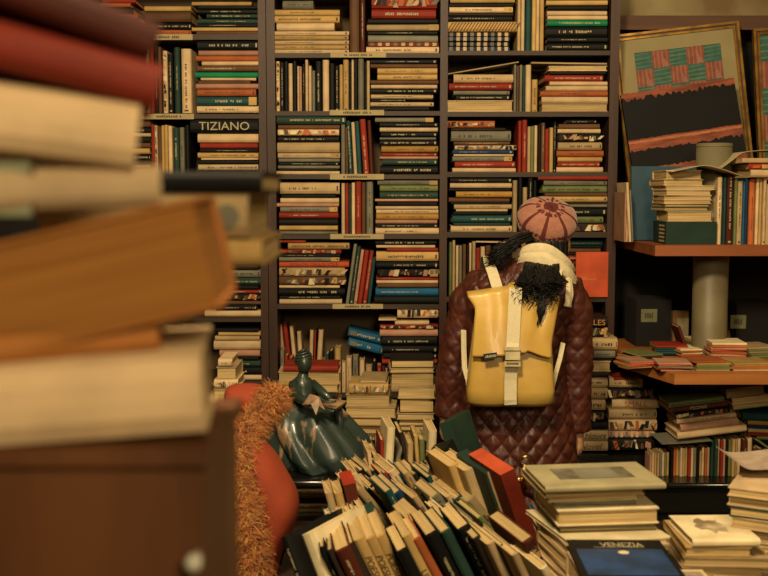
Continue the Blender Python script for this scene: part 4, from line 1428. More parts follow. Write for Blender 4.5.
# open the lower end
bm = bmesh.new(); bm.from_mesh(me); zb = wz(517)
bmesh.ops.delete(bm, geom=[f for f in bm.faces if f.calc_center_median().z < zb], context='FACES'); bm.to_mesh(me); bm.free()
co = bpy.data.objects.new('coat', me); col.objects.link(co); co.parent = person; co['label'] = 'dark red diamond quilted coat'
m = MB()
for s_, L_ in zip((-1, 1), legs): m.tube([L_[0] + Vector((0, 0, -.04)), L_[1], L_[2] + Vector((0, 0, -.01))], [.098, .076, .06], mat('dark_trousers', '1d1a1a', rough=.8, nscale=30), 20)
me = remesh(m, .008, 'trousers', 2, MATS['dark_trousers']); o = bpy.data.objects.new('trousers', me); col.objects.link(o); o.parent = person
for s_ in (-1, 1):
    m = MB(); LE = mat('brown_shoe_leather', '3b2417', rough=.4); x = cxT + s_ * .102; rr_ = []
    for y, hw, zt2 in ((-.05, .022, .07), (-.035, .036, .10), (.0, .040, .105), (.05, .042, .08), (.11, .045, .06), (.17, .040, .045), (.195, .02, .03)):
        rr_.append([(x + hw * math.cos(a), YP + y, .002 + max(0, (zt2 / 2) * (1 + math.sin(a)))) for a in [2 * math.pi * k / 16 for k in range(16)]])
    m.loft(rr_, LE); m.build('shoe', person)
# beret
BP = mat('beret_pink_wool', '98604a', rough=.95, noise_amt=.2, nscale=60, bump=.5, bscale=150, sheen=.3); BD = mat('beret_maroon_wool', '55211c', rough=.95, nscale=60, bump=.5, bscale=150); BM_ = mat('beret_dusky_wool', '8a4a3c', rough=.95, nscale=60, bump=.5, bscale=150)
bc = W(547, 221.5, YP - .01); ax = Vector((.10, -.62, .78)).normalized()
q = ax.to_track_quat('Z', 'Y').to_matrix().to_4x4(); MBer = Matrix.Translation(bc) @ q
m = MB(); na, nr = 120, 44; vs = []; R0 = .106
prof = []
for i in range(nr + 1):
    t_ = i / nr
    if t_ < .72: a = t_ / .72 * math.pi * .5; r_, z_ = math.sin(a) * R0, .004 + .064 * max(0, math.cos(a)) ** .9
    else: a = (t_ - .72) / .28; r_, z_ = R0 * (1 - .27 * a ** 1.8), -.055 * a
    prof.append((r_, z_))
for i, (r_, z_) in enumerate(prof):
    for k in range(na):
        a = 2 * math.pi * k / na; pl = 1 - .035 * abs(math.cos(4 * a)) ** .5 * (r_ / R0) ** 2 if i < nr else 1
        vs.append((r_ * math.cos(a) * (1 + .02 * math.sin(3 * a)), r_ * math.sin(a) * pl, z_ + .006 * noise.noise(Vector((math.cos(a) * 2, math.sin(a) * 2, r_ * 20)))))
o_ = len(m.v); m.v += [tuple(MBer @ Vector(v)) for v in vs]
mi = [m.mi(BP), m.mi(BD), m.mi(BM_)]; rs = random.Random(11)
for i in range(nr):
    t_ = (i + .5) / nr
    for k in range(na):
        k2 = (k + 1) % na; m.f.append([i * na + k, i * na + k2, (i + 1) * na + k2, (i + 1) * na + k][::-1]); m.sm.append(True)
        a = (k + .5) / na * 8 % 1; c_ = 0; jag = .018 * math.sin(i * 2.1)
        if abs(a - .5) < .085 + jag + .03 / (.2 + t_) * .3 and t_ > .1: c_ = 1
        if abs(t_ - .20) < .03 and math.sin(k * .9) > -.2: c_ = 1
        if t_ < .12: c_ = 1
        if abs(t_ - .70) < .022 + .01 * math.sin(k * 2.2): c_ = 1
        if t_ > .76: c_ = 2 if (int(k / 5) + int(t_ * 16)) % 2 else (1 if k % 5 == 0 else 0)
        if t_ > .95: c_ = 1
        m.m.append(mi[c_])
m.sphere(tuple(MBer @ Vector((0, 0, .058))), .010, BD, 10)
m.build('beret', person, label='pink knitted beret with dark maroon bands')
# scarf
SC = mat('cream_scarf_cloth', 'cdb58c', rough=.9, noise_amt=.14, nscale=40, bump=.5, bscale=120)
m = MB()
def band(pts, w_, th, mt, twist=None, ridges=3, seed=0):
    """soft folded band along 3-D points, faces outward from the neck axis"""
    pts = [Vector(p) for p in pts]; fine = []
    for i in range(len(pts) - 1):
        for k in range(6):
            t_ = k / 6; p0 = pts[max(i - 1, 0)]; p1 = pts[i]; p2 = pts[i + 1]; p3 = pts[min(i + 2, len(pts) - 1)]
            fine.append(.5 * ((2 * p1) + (p2 - p0) * t_ + (2 * p0 - 5 * p1 + 4 * p2 - p3) * t_ ** 2 + (3 * p1 - p0 - 3 * p2 + p3) * t_ ** 3))
    fine.append(pts[-1]); rings = []; cN = Vector((wx(538), YP, 0)); n = 20
    for i, p in enumerate(fine):
        t_ = (fine[min(i + 1, len(fine) - 1)] - fine[max(i - 1, 0)]).normalized(); out = Vector((p.x - cN.x, p.y - cN.y, .0)).normalized()
        up = t_.cross(out).normalized(); out = up.cross(t_).normalized(); ring = []
        ww = w_ * (1 + .15 * math.sin(i * .5 + seed))
        for k in range(n):
            a = 2 * math.pi * k / n; u = math.cos(a); v_ = math.sin(a)
            rd = 1 + .35 * math.cos(u * ridges * math.pi + i * .12 + seed)
            ring.append(p + up * u * ww + out * v_ * th * rd)
        rings.append(ring)
    m.loft(rings, mt)
N0 = wx(540); NZ = wz(258)
def rg(a, r_, z_): a = R(a); return (N0 + r_ * math.sin(a), YP - r_ * .95 * math.cos(a), z_)
band([rg(-100, .085, wz(262)), rg(-65, .092, wz(256)), rg(-30, .10, wz(250)), rg(10, .105, wz(252)), rg(50, .105, wz(264)), rg(90, .095, wz(276)), rg(140, .09, wz(272)), rg(200, .09, wz(265)), rg(255, .085, wz(262))], .026, .016, SC, seed=0)
band([rg(-75, .094, wz(264)), rg(-35, .108, wz(257)), rg(0, .116, wz(259)), rg(35, .122, wz(269)), rg(60, .118, wz(282)), rg(72, .115, wz(292))], .024, .015, SC, seed=2)
band([rg(40, .128, wz(276)), rg(36, .142, wz(288)), rg(32, .148, wz(297)), rg(30, .15, wz(303))], .016, .008, SC, seed=4, ridges=2)
m.build('scarf', person, label='cream wool scarf')
# hair
m = MB(); rs = random.Random(8)
def strand(pts, r0, amp, seed, n=14):
    pts = [Vector(p) for p in pts]; out = []
    for i in range(n + 1):
        t_ = i / n * (len(pts) - 1); k = min(int(t_), len(pts) - 2); f_ = t_ - k
        p0, p1, p2, p3 = pts[max(k - 1, 0)], pts[k], pts[k + 1], pts[min(k + 2, len(pts) - 1)]
        p = .5 * ((2 * p1) + (p2 - p0) * f_ + (2 * p0 - 5 * p1 + 4 * p2 - p3) * f_ ** 2 + (3 * p1 - p0 - 3 * p2 + p3) * f_ ** 3)
        w_ = i / n * amp
        out.append(p + Vector((math.sin(seed + i * .9) * w_, math.cos(seed * 2 + i * .8) * w_ * .6, math.sin(seed * 3 + i * .7) * w_ * .4)))
    m.tube(out, [r0 * (1 - .75 * (i / n) ** 2) for i in range(n + 1)], HAIRM, 6)
for i in range(230):       # tresses falling over scarf and coat, middle of the back
    t_ = rs.random(); x0 = 525 + 34 * t_; x1 = 519 + 41 * t_ + rs.uniform(-4, 4); e = rs.uniform(285, 310) - abs(t_ - .45) * 16
    strand([W(x0, 262 + rs.uniform(-1, 2), YP - .10), W(x0 - 1, 270 + rs.uniform(-2, 2), YP - .135 - rs.random() * .02), W(x1 + rs.uniform(-4, 4), 283, YP - .20 - rs.random() * .03), W(x1 + rs.uniform(-9, 6), e, YP - .275 - rs.random() * .02)], rs.uniform(.002, .0042), .014, rs.uniform(0, 9))
for i in range(14):        # the long thin lock over the bag
    strand([W(535, 270, YP - .16), W(540, 288, YP - .245), W(542 + rs.uniform(-3, 3), 306, YP - .285), W(539 + rs.uniform(-2.5, 2.5), rs.uniform(318, 327), YP - .285)], .0045, .006, rs.uniform(0, 9))
for i in range(160):        # loose hair over the left shoulder
    strand([W(532 + rs.uniform(-4, 6), 234 + rs.uniform(-3, 4), YP - .07), W(517, 240 + rs.uniform(-4, 5), YP - .09 - rs.random() * .02), W(504 + rs.uniform(-4, 4), 250 + rs.uniform(-5, 5), YP - .105 - rs.random() * .02), W(493 + rs.uniform(-5, 7), 258 + rs.uniform(-5, 9), YP - .12 - rs.random() * .02)], rs.uniform(.0016, .0032), .026, rs.uniform(0, 9))
for i in range(70):        # hair close to the head under the beret
    a = R(rs.uniform(-110, 110)); st_ = hc + Vector((.068 * math.sin(a), -.084 * math.cos(a), -.03))
    strand([st_ + Vector((0, 0, .03)), st_ + Vector((0, -.004, -.03)), st_ + Vector((-.004, -.004, -.075))], .008, .006, rs.uniform(0, 9), 8)
m.build('hair', person, label='long black wavy hair')
# ------------------------------------------------------------------ yellow backpack
YB1 = YP - .155; YF = YB1 - .115
bag = empty('backpack', (wx(511), YB1, wz(405)), label='mustard yellow backpack with a cream strap and buckle on the back of the red coat', cat='backpack')
TB = Matrix.Translation(-bag.location)
YEL = mat('yellow_coated_cloth', 'c49a48', rough=.4, hex2='b0853a', nscale=5, spec=.5, bump=.6, bscale=9, coat=.1)
CRM = mat('cream_webbing', 'c9b48c', rough=.8, noise_amt=.12, nscale=90, stretch=(1, 1, 3)); CRB = mat('cream_plastic', 'c2ab80', rough=.4)
def bx(px, Y=None): return P(px, 350, Y or (YB1 - .06)).x
def bz(py): return P(0, py, YB1 - .06).z
def sq(cx, cy, z, rx, ry, p=4.5, n=48):
    return ell(cx, cy, z, rx, ry, n, p)
m = MB(); rings = []
for y, xl, xr, dp in ((405.5, 478, 543, .02), (404.5, 470, 550, .05), (400, 466.5, 553.5, .060), (388, 466.5, 554, .064), (370, 468.5, 552.5, .063), (350, 471, 551.5, .058), (325, 474, 551, .052), (300, 477, 552, .044), (294, 478, 552, .038)):
    z = bz(y); xa, xb = bx(xl), bx(xr); r_ = sq((xa + xb) / 2, YB1 - dp + .002, z, (xb - xa) / 2, dp)
    r_ = [(a, b_ + (.006 * noise.noise(Vector((a * 14, z * 14, 0))) if b_ < YB1 - dp else 0), c_ + .004 * noise.noise(Vector((a * 9, 3, 1)))) for a, b_, c_ in r_]
    rings.append(r_)
m.loft(rings, YEL, TB); m.build('bag_body', bag)
def front_y(u, z):    # front surface of the bag body
    y = 190 + 0; zt2, zb2 = bz(294), bz(405); f_ = max(0, (z - zb2) / (zt2 - zb2))
    dp = .142 - .05 * f_ ** 1.6
    return YB1 - dp * (1 - .18 * abs(u) ** 3) + .0
# flap: folded sheet with flared upper corners
m = MB(); nu, nv = 40, 30; FR = []; 
for j in range(nv + 1):
    v_ = j / nv; row = []
    for i in range(nu + 1):
        u = -1 + 2 * i / nu
        yb_ = 357.5 - 2.0 * (1 - abs(u)) - (3.2 * math.exp(-((u - .38) / .28) ** 2)) + 2 * (u + .6 if u < -.6 else 0)
        if u > .38: yb_ -= 2.2 * (1 - (u - .38) / .62) ; yb_ += (u - .38) * 1.5
        ytop = 297 - 7.0 * (1 - abs(u)) ** .9 - (2.5 if abs(u) < .15 else 0) + (2.5 if u > 0 else 0) * abs(u)
        y = yb_ + (ytop - yb_) * v_
        xl = 471.5 + 3.0 * min(v_, .7) / .7 + (-3.0 * max(0, v_ - .8) / .2 if v_ > .8 else 0) + 0.5; xr = 551.5 + .5 * v_ + (9.0 * max(0, v_ - .25) / .75) ** 1.0 * .85
        px = xl + (xr - xl) * (u + 1) / 2 - (4 * max(0, v_ - .85) / .15 * max(0, -u - .8) / .2); z = bz(y)
        Yv = front_y(u, z) - .008 - .012 * (1 - v_) ** 2 - .006 * math.sin(v_ * 3.1) * (1 - abs(u)) - .004 * math.sin(u * 7 + v_ * 2) * (.3 + v_) + .003 * math.sin(u * 13) * v_ - .004 * math.exp(-((u - .45) / .08) ** 2) * v_
        row.append(Vector((P(px, y, Yv).x, Yv, P(px, y, Yv).z)))
    FR.append(row)
for j in range(5):        # roll over the top towards the back
    a = (j + 1) / 5 * math.pi * .5; row = []
    for p in FR[nv]: row.append(p + Vector((0, .055 * (1 - math.cos(a)) + .01 * j / 5, .012 * math.sin(a))))
    FR.append(row)
th = Vector((0, .003, 0)); nV = len(FR)
vs = [p for r_ in FR for p in r_] + [p + th for r_ in FR for p in r_]; n1 = nu + 1; N_ = nV * n1; fs = []
for j in range(nV - 1):
    for i in range(nu):
        a = j * n1 + i; fs.append((a, a + 1, a + n1 + 1, a + n1)); fs.append((N_ + a, N_ + a + n1, N_ + a + n1 + 1, N_ + a + 1))
for i in range(nu): fs.append((i, N_ + i, N_ + i + 1, i + 1))
for j in range(nV - 1):
    a = j * n1; fs.append((a, a + n1, N_ + a + n1, N_ + a)); a += nu; fs.append((a, N_ + a, N_ + a + n1, a + n1))
m.add(vs, fs, YEL, TB, True); m.build('flap', bag)
# centre strap
def webbing(mb, pts, w_, th_, mt, side=Vector((1, 0, 0))):
    pts = [Vector(p) for p in pts]; rings = []
    for i, p in enumerate(pts):
        t_ = (pts[min(i + 1, len(pts) - 1)] - pts[max(i - 1, 0)]).normalized(); s2 = (side - t_ * side.dot(t_)).normalized(); n_ = t_.cross(s2).normalized()
        rings.append([p - s2 * w_ / 2 - n_ * th_ / 2, p + s2 * w_ / 2 - n_ * th_ / 2, p + s2 * w_ / 2 + n_ * th_ / 2, p - s2 * w_ / 2 + n_ * th_ / 2])
    mb.loft(rings, mt, TB, smooth=False)
def sp(px, py, off): Yv = front_y(0, bz(py)) - off; return P(px, py, Yv)
m = MB(); webbing(m, [sp(515.5, 287.5, -.03), sp(515.3, 288, .020)] + [sp(515.5 - (y - 290) * .05, y, .028) for y in (291, 300, 315, 330, 343)] + [sp(512.5, 348, .032)], .042, .0025, CRM); m.build('strap', bag)
m = MB(); webbing(m, [sp(511.5, 362, .030), sp(511, 372, .010)] + [sp(510.5, y, .006) for y in (380, 390, 400)] + [sp(510.5, 404.5, .003), sp(510.5, 406, -.02)], .040, .0025, CRM); m.build('lower_strap', bag)
m = MB()
for (x0, x1, y0, y1, d0, d1) in ((504.5, 520, 346.5, 350.5, .029, .043), (505.5, 519.5, 351, 360, .028, .042), (504.5, 520, 361, 362.6, .028, .042), (504.5, 520, 364.5, 366.5, .026, .040), (504.5, 506, 361, 366, .027, .040), (518.5, 520, 361, 366, .027, .040)):
    a = sp(x0, y1, d1); b_ = sp(x1, y0, d0); m.box((a.x, a.y, a.z), (b_.x, b_.y, b_.z), CRB, TB)
m.build('buckle', bag)
m = MB(); a = sp(484, 360, .029); b_ = sp(497.5, 354.5, .0265)
Q = TB @ Matrix.Translation(Vector((a.x, a.y, a.z))) @ Matrix.Rotation(-R(8), 4, 'Y')
m.box((0, 0, 0), (b_.x - a.x, .003, b_.z - a.z + .002), mat('dark_label', '1c2026', rough=.7), Q)
for k in range(7): m.box((.006 + k * .0052, -.0004, .006), (.0095 + k * .0052, .0, .012 + .002 * (k % 2)), ink('w'), Q)
m.build('fabric_label', bag)
def W2(px, py, Y): return P(px, py, Y)
m = MB(); webbing(m, [W2(502, 296, YB1 - .03), W2(498, 290, YB1 - .018), W2(493, 274, YB1 - .0), W2(489, 263, YB1 + .045), W2(488, 256.5, YP - .03), W2(486, 257, YP + .05), W2(483, 275, YP + .15), W2(478, 320, YP + .165), W2(470, 350, YP + .15), W2(463, 362, YP + .08)], .036, .004, CRM); m.build('shoulder_strap', bag)
m = MB(); webbing(m, [W2(545, 298, YB1 - .03), W2(551, 290, YB1 - .012), W2(556, 276, YB1 + .01), W2(558, 266, YB1 + .055), W2(558, 261, YP - .02), W2(559, 262, YP + .05), W2(562, 280, YP + .15), W2(565, 320, YP + .165), W2(563, 350, YP + .14)], .036, .004, CRM); m.build('shoulder_strap', bag)
m = MB(); webbing(m, [W2(463.5, 330, YP - .10), W2(463.8, 350, YP - .13), W2(464.5, 368, YB1 - .02), W2(468, 380, YB1 - .045), W2(470, 396, YB1 - .04)], .018, .003, CRM, Vector((1, .3, 0))); m.build('side_strap', bag)
m = MB(); webbing(m, [W2(563, 343, YP - .135), W2(560, 358, YB1 - .02), W2(556, 372, YB1 - .04), W2(552, 388, YB1 - .04)], .016, .003, CRM, Vector((1, .3, 0))); m.build('side_strap', bag)
# ------------------------------------------------------------------ bronze reading figure
YS = 3.34; BZ = mat('glazed_bronze', '2a352b', rough=.38, hex2='191f19', nscale=8, spec=.5, coat=.15)
BZ2 = mat('worn_bronze_edge', '94704e', rough=.4, hex2='5e4630', nscale=30)
def SP(px, py, dy=0): return P(px, py, YS + dy)
m = MB(); n = 72; rings = []; cx0 = SP(318, 440).x
levels = ((464, 280, 376, .17), (455, 272, 372, .175), (440, 264, 364, .16), (425, 261, 352, .145), (415, 267, 342, .12), (406, 284, 328, .08), (396, 291, 316, .045))
fine_ = []
for q0, q1 in zip(levels, levels[1:]):
    for k in range(4): fine_.append(tuple(a + (b_ - a) * k / 4 for a, b_ in zip(q0, q1)))
fine_.append(levels[-1])
for li0, (y, xl, xr, dp) in enumerate(fine_):
    li = li0 / 4 * 7 / 6
    a, b_ = SP(xl, y).x, SP(xr, y).x; z = SP(0, y).z if li else z_t + .001; ring = []
    for k in range(n):
        t_ = 2 * math.pi * k / n; fold = 1 + (.10 * (1 - li / 7)) * math.sin(t_ * 9 + li * .35) + .05 * (1 - li / 7) * math.sin(t_ * 17 + li)
        ring.append(((a + b_) / 2 + (b_ - a) / 2 * math.cos(t_) * fold, YS + .03 + dp * math.sin(t_) * fold * .8, z + (.012 * math.sin(t_ * 5 + 1) if li not in (0,) else 0)))
    rings.append(ring)
BZD = mat('worn_glazed_bronze', '8a6a4c', rough=.36, hex2='26312a', nscale=9, stretch=(1.6, 1.6, .45), spec=.5, coat=.15)
for n_ in BZD.node_tree.nodes:
    if n_.type == 'VALTORGB': n_.color_ramp.elements[0].position = .60; n_.color_ramp.elements[1].position = .65
m.loft(rings, BZD)
# torso, neck, head in turban, arms, knee
T_ = []
for y, xl, xr, dp in ((402, 290, 318, .05), (394, 293, 313, .038), (386, 291, 313, .038), (381, 292, 312, .034), (378, 296, 308, .022), (372, 299, 308, .015), (369, 300, 308, .015)):
    a, b_ = SP(xl, y).x, SP(xr, y).x; T_.append(ell((a + b_) / 2, YS + .02, SP(0, y).z, (b_ - a) / 2, dp, n=n, p=2))
m2 = MB(); m2.loft(T_, BZ)
m2.sphere(tuple(SP(304.5, 364, .015)), (.024, .030, .032), BZ, 16)
for k in range(5):
    c_ = SP(303.5 - k * .3, 361 - k * 2.6, .02); rr = (.030, .031, .029, .024, .015)[k]
    m2.loft([[(c_.x + (rr - .004 * abs(s_)) * math.cos(a), c_.y + (rr - .004 * abs(s_)) * math.sin(a), c_.z + s_ * .0045 + .006 * math.cos(a)) for a in [2 * math.pi * j / 24 for j in range(24)]] for s_ in (-1, 0, 1)], BZ)
m2.tube([SP(294, 384, .0), SP(296, 396, -.05), SP(309, 403, -.09), SP(322, 401, -.10)], [.018, .016, .013, .009], BZ, 12)
m2.tube([SP(312, 384, .03), SP(322, 392, .0), SP(330, 399, -.04)], [.017, .014, .009], BZ, 12)
for dx in (0, 3, 6): m2.tube([SP(322 + dx, 401, -.10), SP(327 + dx, 402.5, -.105), SP(330 + dx, 401, -.10)], .0035, BZ, 6)
o = None
mm = MB(); 
for src in (m, m2):
    off = len(mm.v); mm.v += src.v
    for f, k, s_ in zip(src.f, src.m, src.sm): mm.f.append([i + off for i in f]); mm.m.append(mm.mi(src.mats[k])); mm.sm.append(s_)
fig = mm.build('figurine', label='dark green bronze figurine of a seated woman in a wide dress reading a book', cat='figurine')
# kerchief, book, chair leg
m = MB(); 
def poly(mb, pts, th_, mt):
    n_ = len(pts); vs = [tuple(p) for p in pts] + [tuple(p + Vector((0, th_, 0))) for p in pts]
    mb.add(vs, [tuple(range(n_)), tuple(range(n_, 2 * n_))[::-1]] + [(i, n_ + i, n_ + (i + 1) % n_, (i + 1) % n_) for i in range(n_)], mt)
poly(m, [SP(310, 394, -.10), SP(302, 405, -.11), SP(307, 408, -.10), SP(311, 404, -.12), SP(316, 415, -.13), SP(319, 406, -.12), SP(325, 410, -.115), SP(319, 397, -.11)], .006, BZ2); m.build('kerchief', fig)
m = MB(); poly(m, [SP(318, 405, -.09), SP(331, 399, -.05), SP(347, 401, -.04), SP(336, 409, -.10)], .006, BZ2); poly(m, [SP(318, 407, -.09), SP(336, 411, -.10), SP(347, 403, -.04), SP(346, 401, -.04), SP(336, 409, -.102), SP(318, 405, -.09)], .004, BZ); m.build('open_book', fig)
m = MB(); m.tube([SP(338, 408, -.03), SP(340, 425, -.03), SP(342, 448, -.03), SP(343, 463, -.03)], [.014, .012, .010, .014], BZ, 12); m.tube([SP(326, 418, -.0), SP(340, 412, -.0)], .010, BZ, 10)
m.loft([[SP(343 + 12 * math.cos(a), 463 - 4 * t2, -.03) + Vector((0, .03 * math.sin(a), 0)) for a in [2 * math.pi * j / 16 for j in range(16)]] for t2 in (0, 1)], BZ); m.build('stand', fig)
m = MB(); hem = [(332, 425), (342, 432), (352, 442), (361, 452), (368, 458), (360, 462), (350, 463), (340, 461)]
poly(m, [SP(x, y, .06 - .006 * i) for i, (x, y) in enumerate(hem)], .02, BZ2); m.build('hem', fig)
# ------------------------------------------------------------------ chair with red coat and shaggy orange lining
YC = 2.62
def CP(px, py, dy=0): return P(px, py, YC + dy)
CW = mat('dark_chair_wood', '2b1c12', rough=.5)
t = empty('chair', (-.55, YC + .1, 0), label='dark wooden chair carrying the red coat, mostly hidden behind the blurred pile', cat='chair'); T0 = Matrix.Translation(-t.location)
for x, y, h_ in ((-.78, YC - .12, .44), (-.36, YC - .12, .44), (-.78, YC + .16, .98), (-.36, YC + .16, .98)):
    m = MB(); m.box((x - .018, y - .018, 0), (x + .018, y + .018, h_), CW); m.build('leg', t, T0)
m = MB(); m.box((-.81, YC - .15, .44), (-.33, YC + .19, .47), CW); m.build('seat', t, T0)
m = MB(); m.box((-.762, YC + .15, .80), (-.378, YC + .17, .96), CW); m.build('backrest', t, T0)
REDC = mat('red_coat_cloth', '8e3a21', rough=.75, hex2='7c301a', nscale=5, bump=.1, bscale=30, spec=.2)
root = empty('red_coat', (CP(265, 500).x, YC, z_p + .1), label='red coat with shaggy orange fur trim heaped on the chair at the left', cat='coat'); TR = Matrix.Translation(-root.location)
def outline_blob(mb, pts, depth, mt, dy=0, rows=9, bulge=1.0):
    """a stuffed cloth form whose silhouette follows the outline, rounded front and back"""
    c = Vector((0, 0, 0)); q = [CP(x, y, dy) for x, y in pts]
    # refine outline
    fine = []; n_ = len(q)
    for i in range(n_):
        p0, p1, p2, p3 = q[i - 1], q[i], q[(i + 1) % n_], q[(i + 2) % n_]
        for k in range(6):
            f_ = k / 6; fine.append(.5 * ((2 * p1) + (p2 - p0) * f_ + (2 * p0 - 5 * p1 + 4 * p2 - p3) * f_ ** 2 + (3 * p1 - p0 - 3 * p2 + p3) * f_ ** 3))
    for p in fine: c += p
    c /= len(fine); rings = []
    for j in range(-rows, rows + 1):
        a = j / rows * math.pi / 2 * .98; s_ = math.cos(a) ** .55; rings.append([c + (p - c) * s_ + Vector((0, math.sin(a) * depth, 0)) for p in fine])
    mb.loft(rings, mt, TR)
m = MB(); outline_blob(m, [(252, 432), (263, 440), (276, 455), (288, 475), (297, 493), (299, 510), (293, 530), (284, 548), (270, 590), (245, 600), (238, 560), (240, 500), (244, 455)], .10, REDC, .06); m.build('coat_body', root)
m = MB(); outline_blob(m, [(228, 387), (245, 384), (262, 386), (272, 396), (268, 412), (258, 424), (240, 432), (226, 420), (224, 400)], .07, REDC, .20); m.build('sleeve', root)
FURS = [mat('orange_fur', 'b0662a', rough=.8, noise_amt=.25, nscale=30, sheen=.3), mat('dark_orange_fur', '8a3f1b', rough=.8, noise_amt=.3, nscale=30), mat('pale_orange_fur', 'c08a45', rough=.8, noise_amt=.2, nscale=30)]
FBASE = mat('fur_backing', '6b341a', rough=.9)
def fur(name, spine, rad, n, length, seed, parent):
    """shaggy tube: curled tufts rooted on a tapering tube"""
    rs = random.Random(seed); mb = MB(); q = [CP(x, y, d) for x, y, d in spine]
    mb.tube(q, rad, FBASE, 14, TR)
    for i in range(n):
        s_ = rs.random() * (len(q) - 1); k = min(int(s_), len(q) - 2); f_ = s_ - k; c = q[k].lerp(q[k + 1], f_); r_ = rad[k] * (1 - f_) + rad[k + 1] * f_
        t_ = (q[k + 1] - q[k]).normalized(); a1 = t_.cross(Vector((0, 1, 0))).normalized(); a2 = t_.cross(a1).normalized(); a = rs.uniform(0, 6.283)
        if k == 0 and f_ < .15 or rs.random() < .06: out = (a1 * math.cos(a) + a2 * math.sin(a) - t_ * rs.random()).normalized()
        else: out = (a1 * math.cos(a) + a2 * math.sin(a)).normalized()
        p = c + out * r_ * .9; L_ = length * rs.uniform(.6, 1.3); drift = Vector((rs.uniform(-1, 1), rs.uniform(-1, 1), rs.uniform(-1.3, .5))) * .9
        w_ = rs.uniform(.0007, .0017); sd = out.cross(drift).normalized(); vs = []
        cl_ = rs.uniform(2, 5); ph = rs.uniform(0, 6)
        for j in range(5):
            g = j / 4; pt = p + (out * (1 - .45 * g) + drift * .55 * g) * L_ * g + sd * math.sin(ph + g * cl_) * L_ * .22 * g; ww = w_ * (1 - g * .8)
            vs += [pt - sd * ww, pt + sd * ww]
        mi_ = FURS[0 if (z := rs.random()) < .55 else (1 if z < .8 else 2)]
        mb.add(vs, [(2 * j, 2 * j + 1, 2 * j + 3, 2 * j + 2) for j in range(4)], mi_, TR, True)
    o = mb.build(name, parent); return o
o = fur('fur_trim', [(275, 392, .14), (271, 402, .14), (262, 414, .12), (250, 424, .08), (240, 440, .03), (239, 460, .0), (242, 485, -.03), (246, 510, -.05), (251, 540, -.07), (259, 600, -.09)],
        [.022, .026, .020, .022, .034, .030, .024, .024, .028, .030], 24000, .032, 3, root); o['label'] = 'shaggy orange fur trim'
# ------------------------------------------------------------------ out-of-focus pile close to the lens, on a wooden cabinet
CAB = mat('grained_brown_wood', '62381a', rough=.5, hex2='4a280f', nscale=3.2, stretch=(5, 5, .7), spec=.5)
YN = .70
def NP(px, py, Y=YN): return P(px, py, Y)
zc_ = NP(0, 446).z
t = empty('cabinet', (-.35, .78, 0), label='brown grained wooden cabinet close to the camera at the lower left', cat='cabinet'); T0 = Matrix.Translation(-t.location)
m = MB(); m.box((-.62, .70, 0.0), (-.121, .86, zc_ - .012), CAB); m.build('body', t, T0)
m = MB(); m.box((-.63, .692, zc_ - .012), (-.117, .865, zc_), CAB); m.build('top', t, T0)
m = MB(); k_ = NP(195, 560, .69); m.tube([k_ + Vector((0, .012, 0)), k_, k_ + Vector((0, -.008, 0)), k_ + Vector((0, -.012, 0))], [.003, .005, .006, .003], mat('ivory_knob', 'c9bba0', rough=.4), 16); m.build('knob', t, T0)
def near(xl, xr, yt, yb, Y, D, roll, yaw, c, fl, label, pm=None, group='blurred books close to the camera'):
    """book in the near pile: front face between pixel rows yt and yb at its right end"""
    a = NP(xl, yb, Y); T = NP(xr, yt, Y).z - NP(xr, yb, Y).z; L_ = NP(xr, yb, Y).x - a.x; rr_ = NP(xr, yb, Y)
    M = Matrix.Translation(rr_) @ Matrix.Rotation(R(yaw), 4, 'Z') @ Matrix.Rotation(-R(roll), 4, 'Y') @ Matrix.Translation((-L_, 0, 0))
    if 'p' in fl: M = M @ Matrix.Translation((L_, D, 0)) @ Matrix.Rotation(math.pi, 4, 'Z')
    if 'k' in fl: M = M @ Matrix(((1, 0, .45, 0), (0, 1, 0, 0), (0, 0, 1, 0), (0, 0, 0, 1)))
    return book(L_, T, D, M, c, fl, label, group, pmat=pm)
OPM = oldpages_mat()
near(-190, 206, 352, 438, .705, .14, 3.0, 6, 'W', '', 'thick cream book lying directly on the near wooden cabinet, heavily blurred')
near(-190, 160, 322, 350, .72, .12, 4.0, 10, 'Q', '', 'thin orange-brown book under the big kraft one, heavily blurred')
near(-190, 212, 318, 346, .80, .05, 2.0, 0, 'C', '', 'cream book end peeping out behind the thin orange-brown one') if False else None
near(-190, 222, 203, 306, .71, .13, 0.8, 3, 'Q', 'pk', 'huge kraft brown book with its page edges outward, blurred at the left', OPM)
near(-190, 162, 164, 207, .715, .14, 2.0, 12, 'W', '', 'peach cream book between the huge kraft one and the white one, blurred')
near(-190, 134, 100, 170, .70, .13, -7, 14, 'W', '', 'thick pale book under the dark red ones, blurred at the left')
near(-190, 128, 90, 100, .71, .12, -13, 14, 'K', '', 'thin black book between the pale and dark red ones, blurred')  # black slab in place of the shadow under the dark red books
near(-190, 154, 62, 108, .70, .13, -14, 14, 'J', '', 'dark red book, lower one at the top of the blurred near pile')
near(-190, 150, 20, 60, .71, .12, -19, 14, 'D', '', 'maroon book, topmost of the blurred near pile')
m = MB(); a = NP(-8, 216, .697); b_ = NP(30, 158, .697); m.box((a.x, a.y, a.z), (b_.x, b_.y + .002, b_.z), mat('grey_green_label', '8a8765', rough=.8)); m.box((a.x, a.y - .0003, b_.z - .002), (b_.x + .002, b_.y + .0015, b_.z + .001), cm('E')); m.box((b_.x, a.y - .0003, a.z), (b_.x + .002, b_.y + .0015, b_.z), cm('E'))
m.build('card', label='grey-green card with a brown edge at the left of the blurred pile', cat='card')
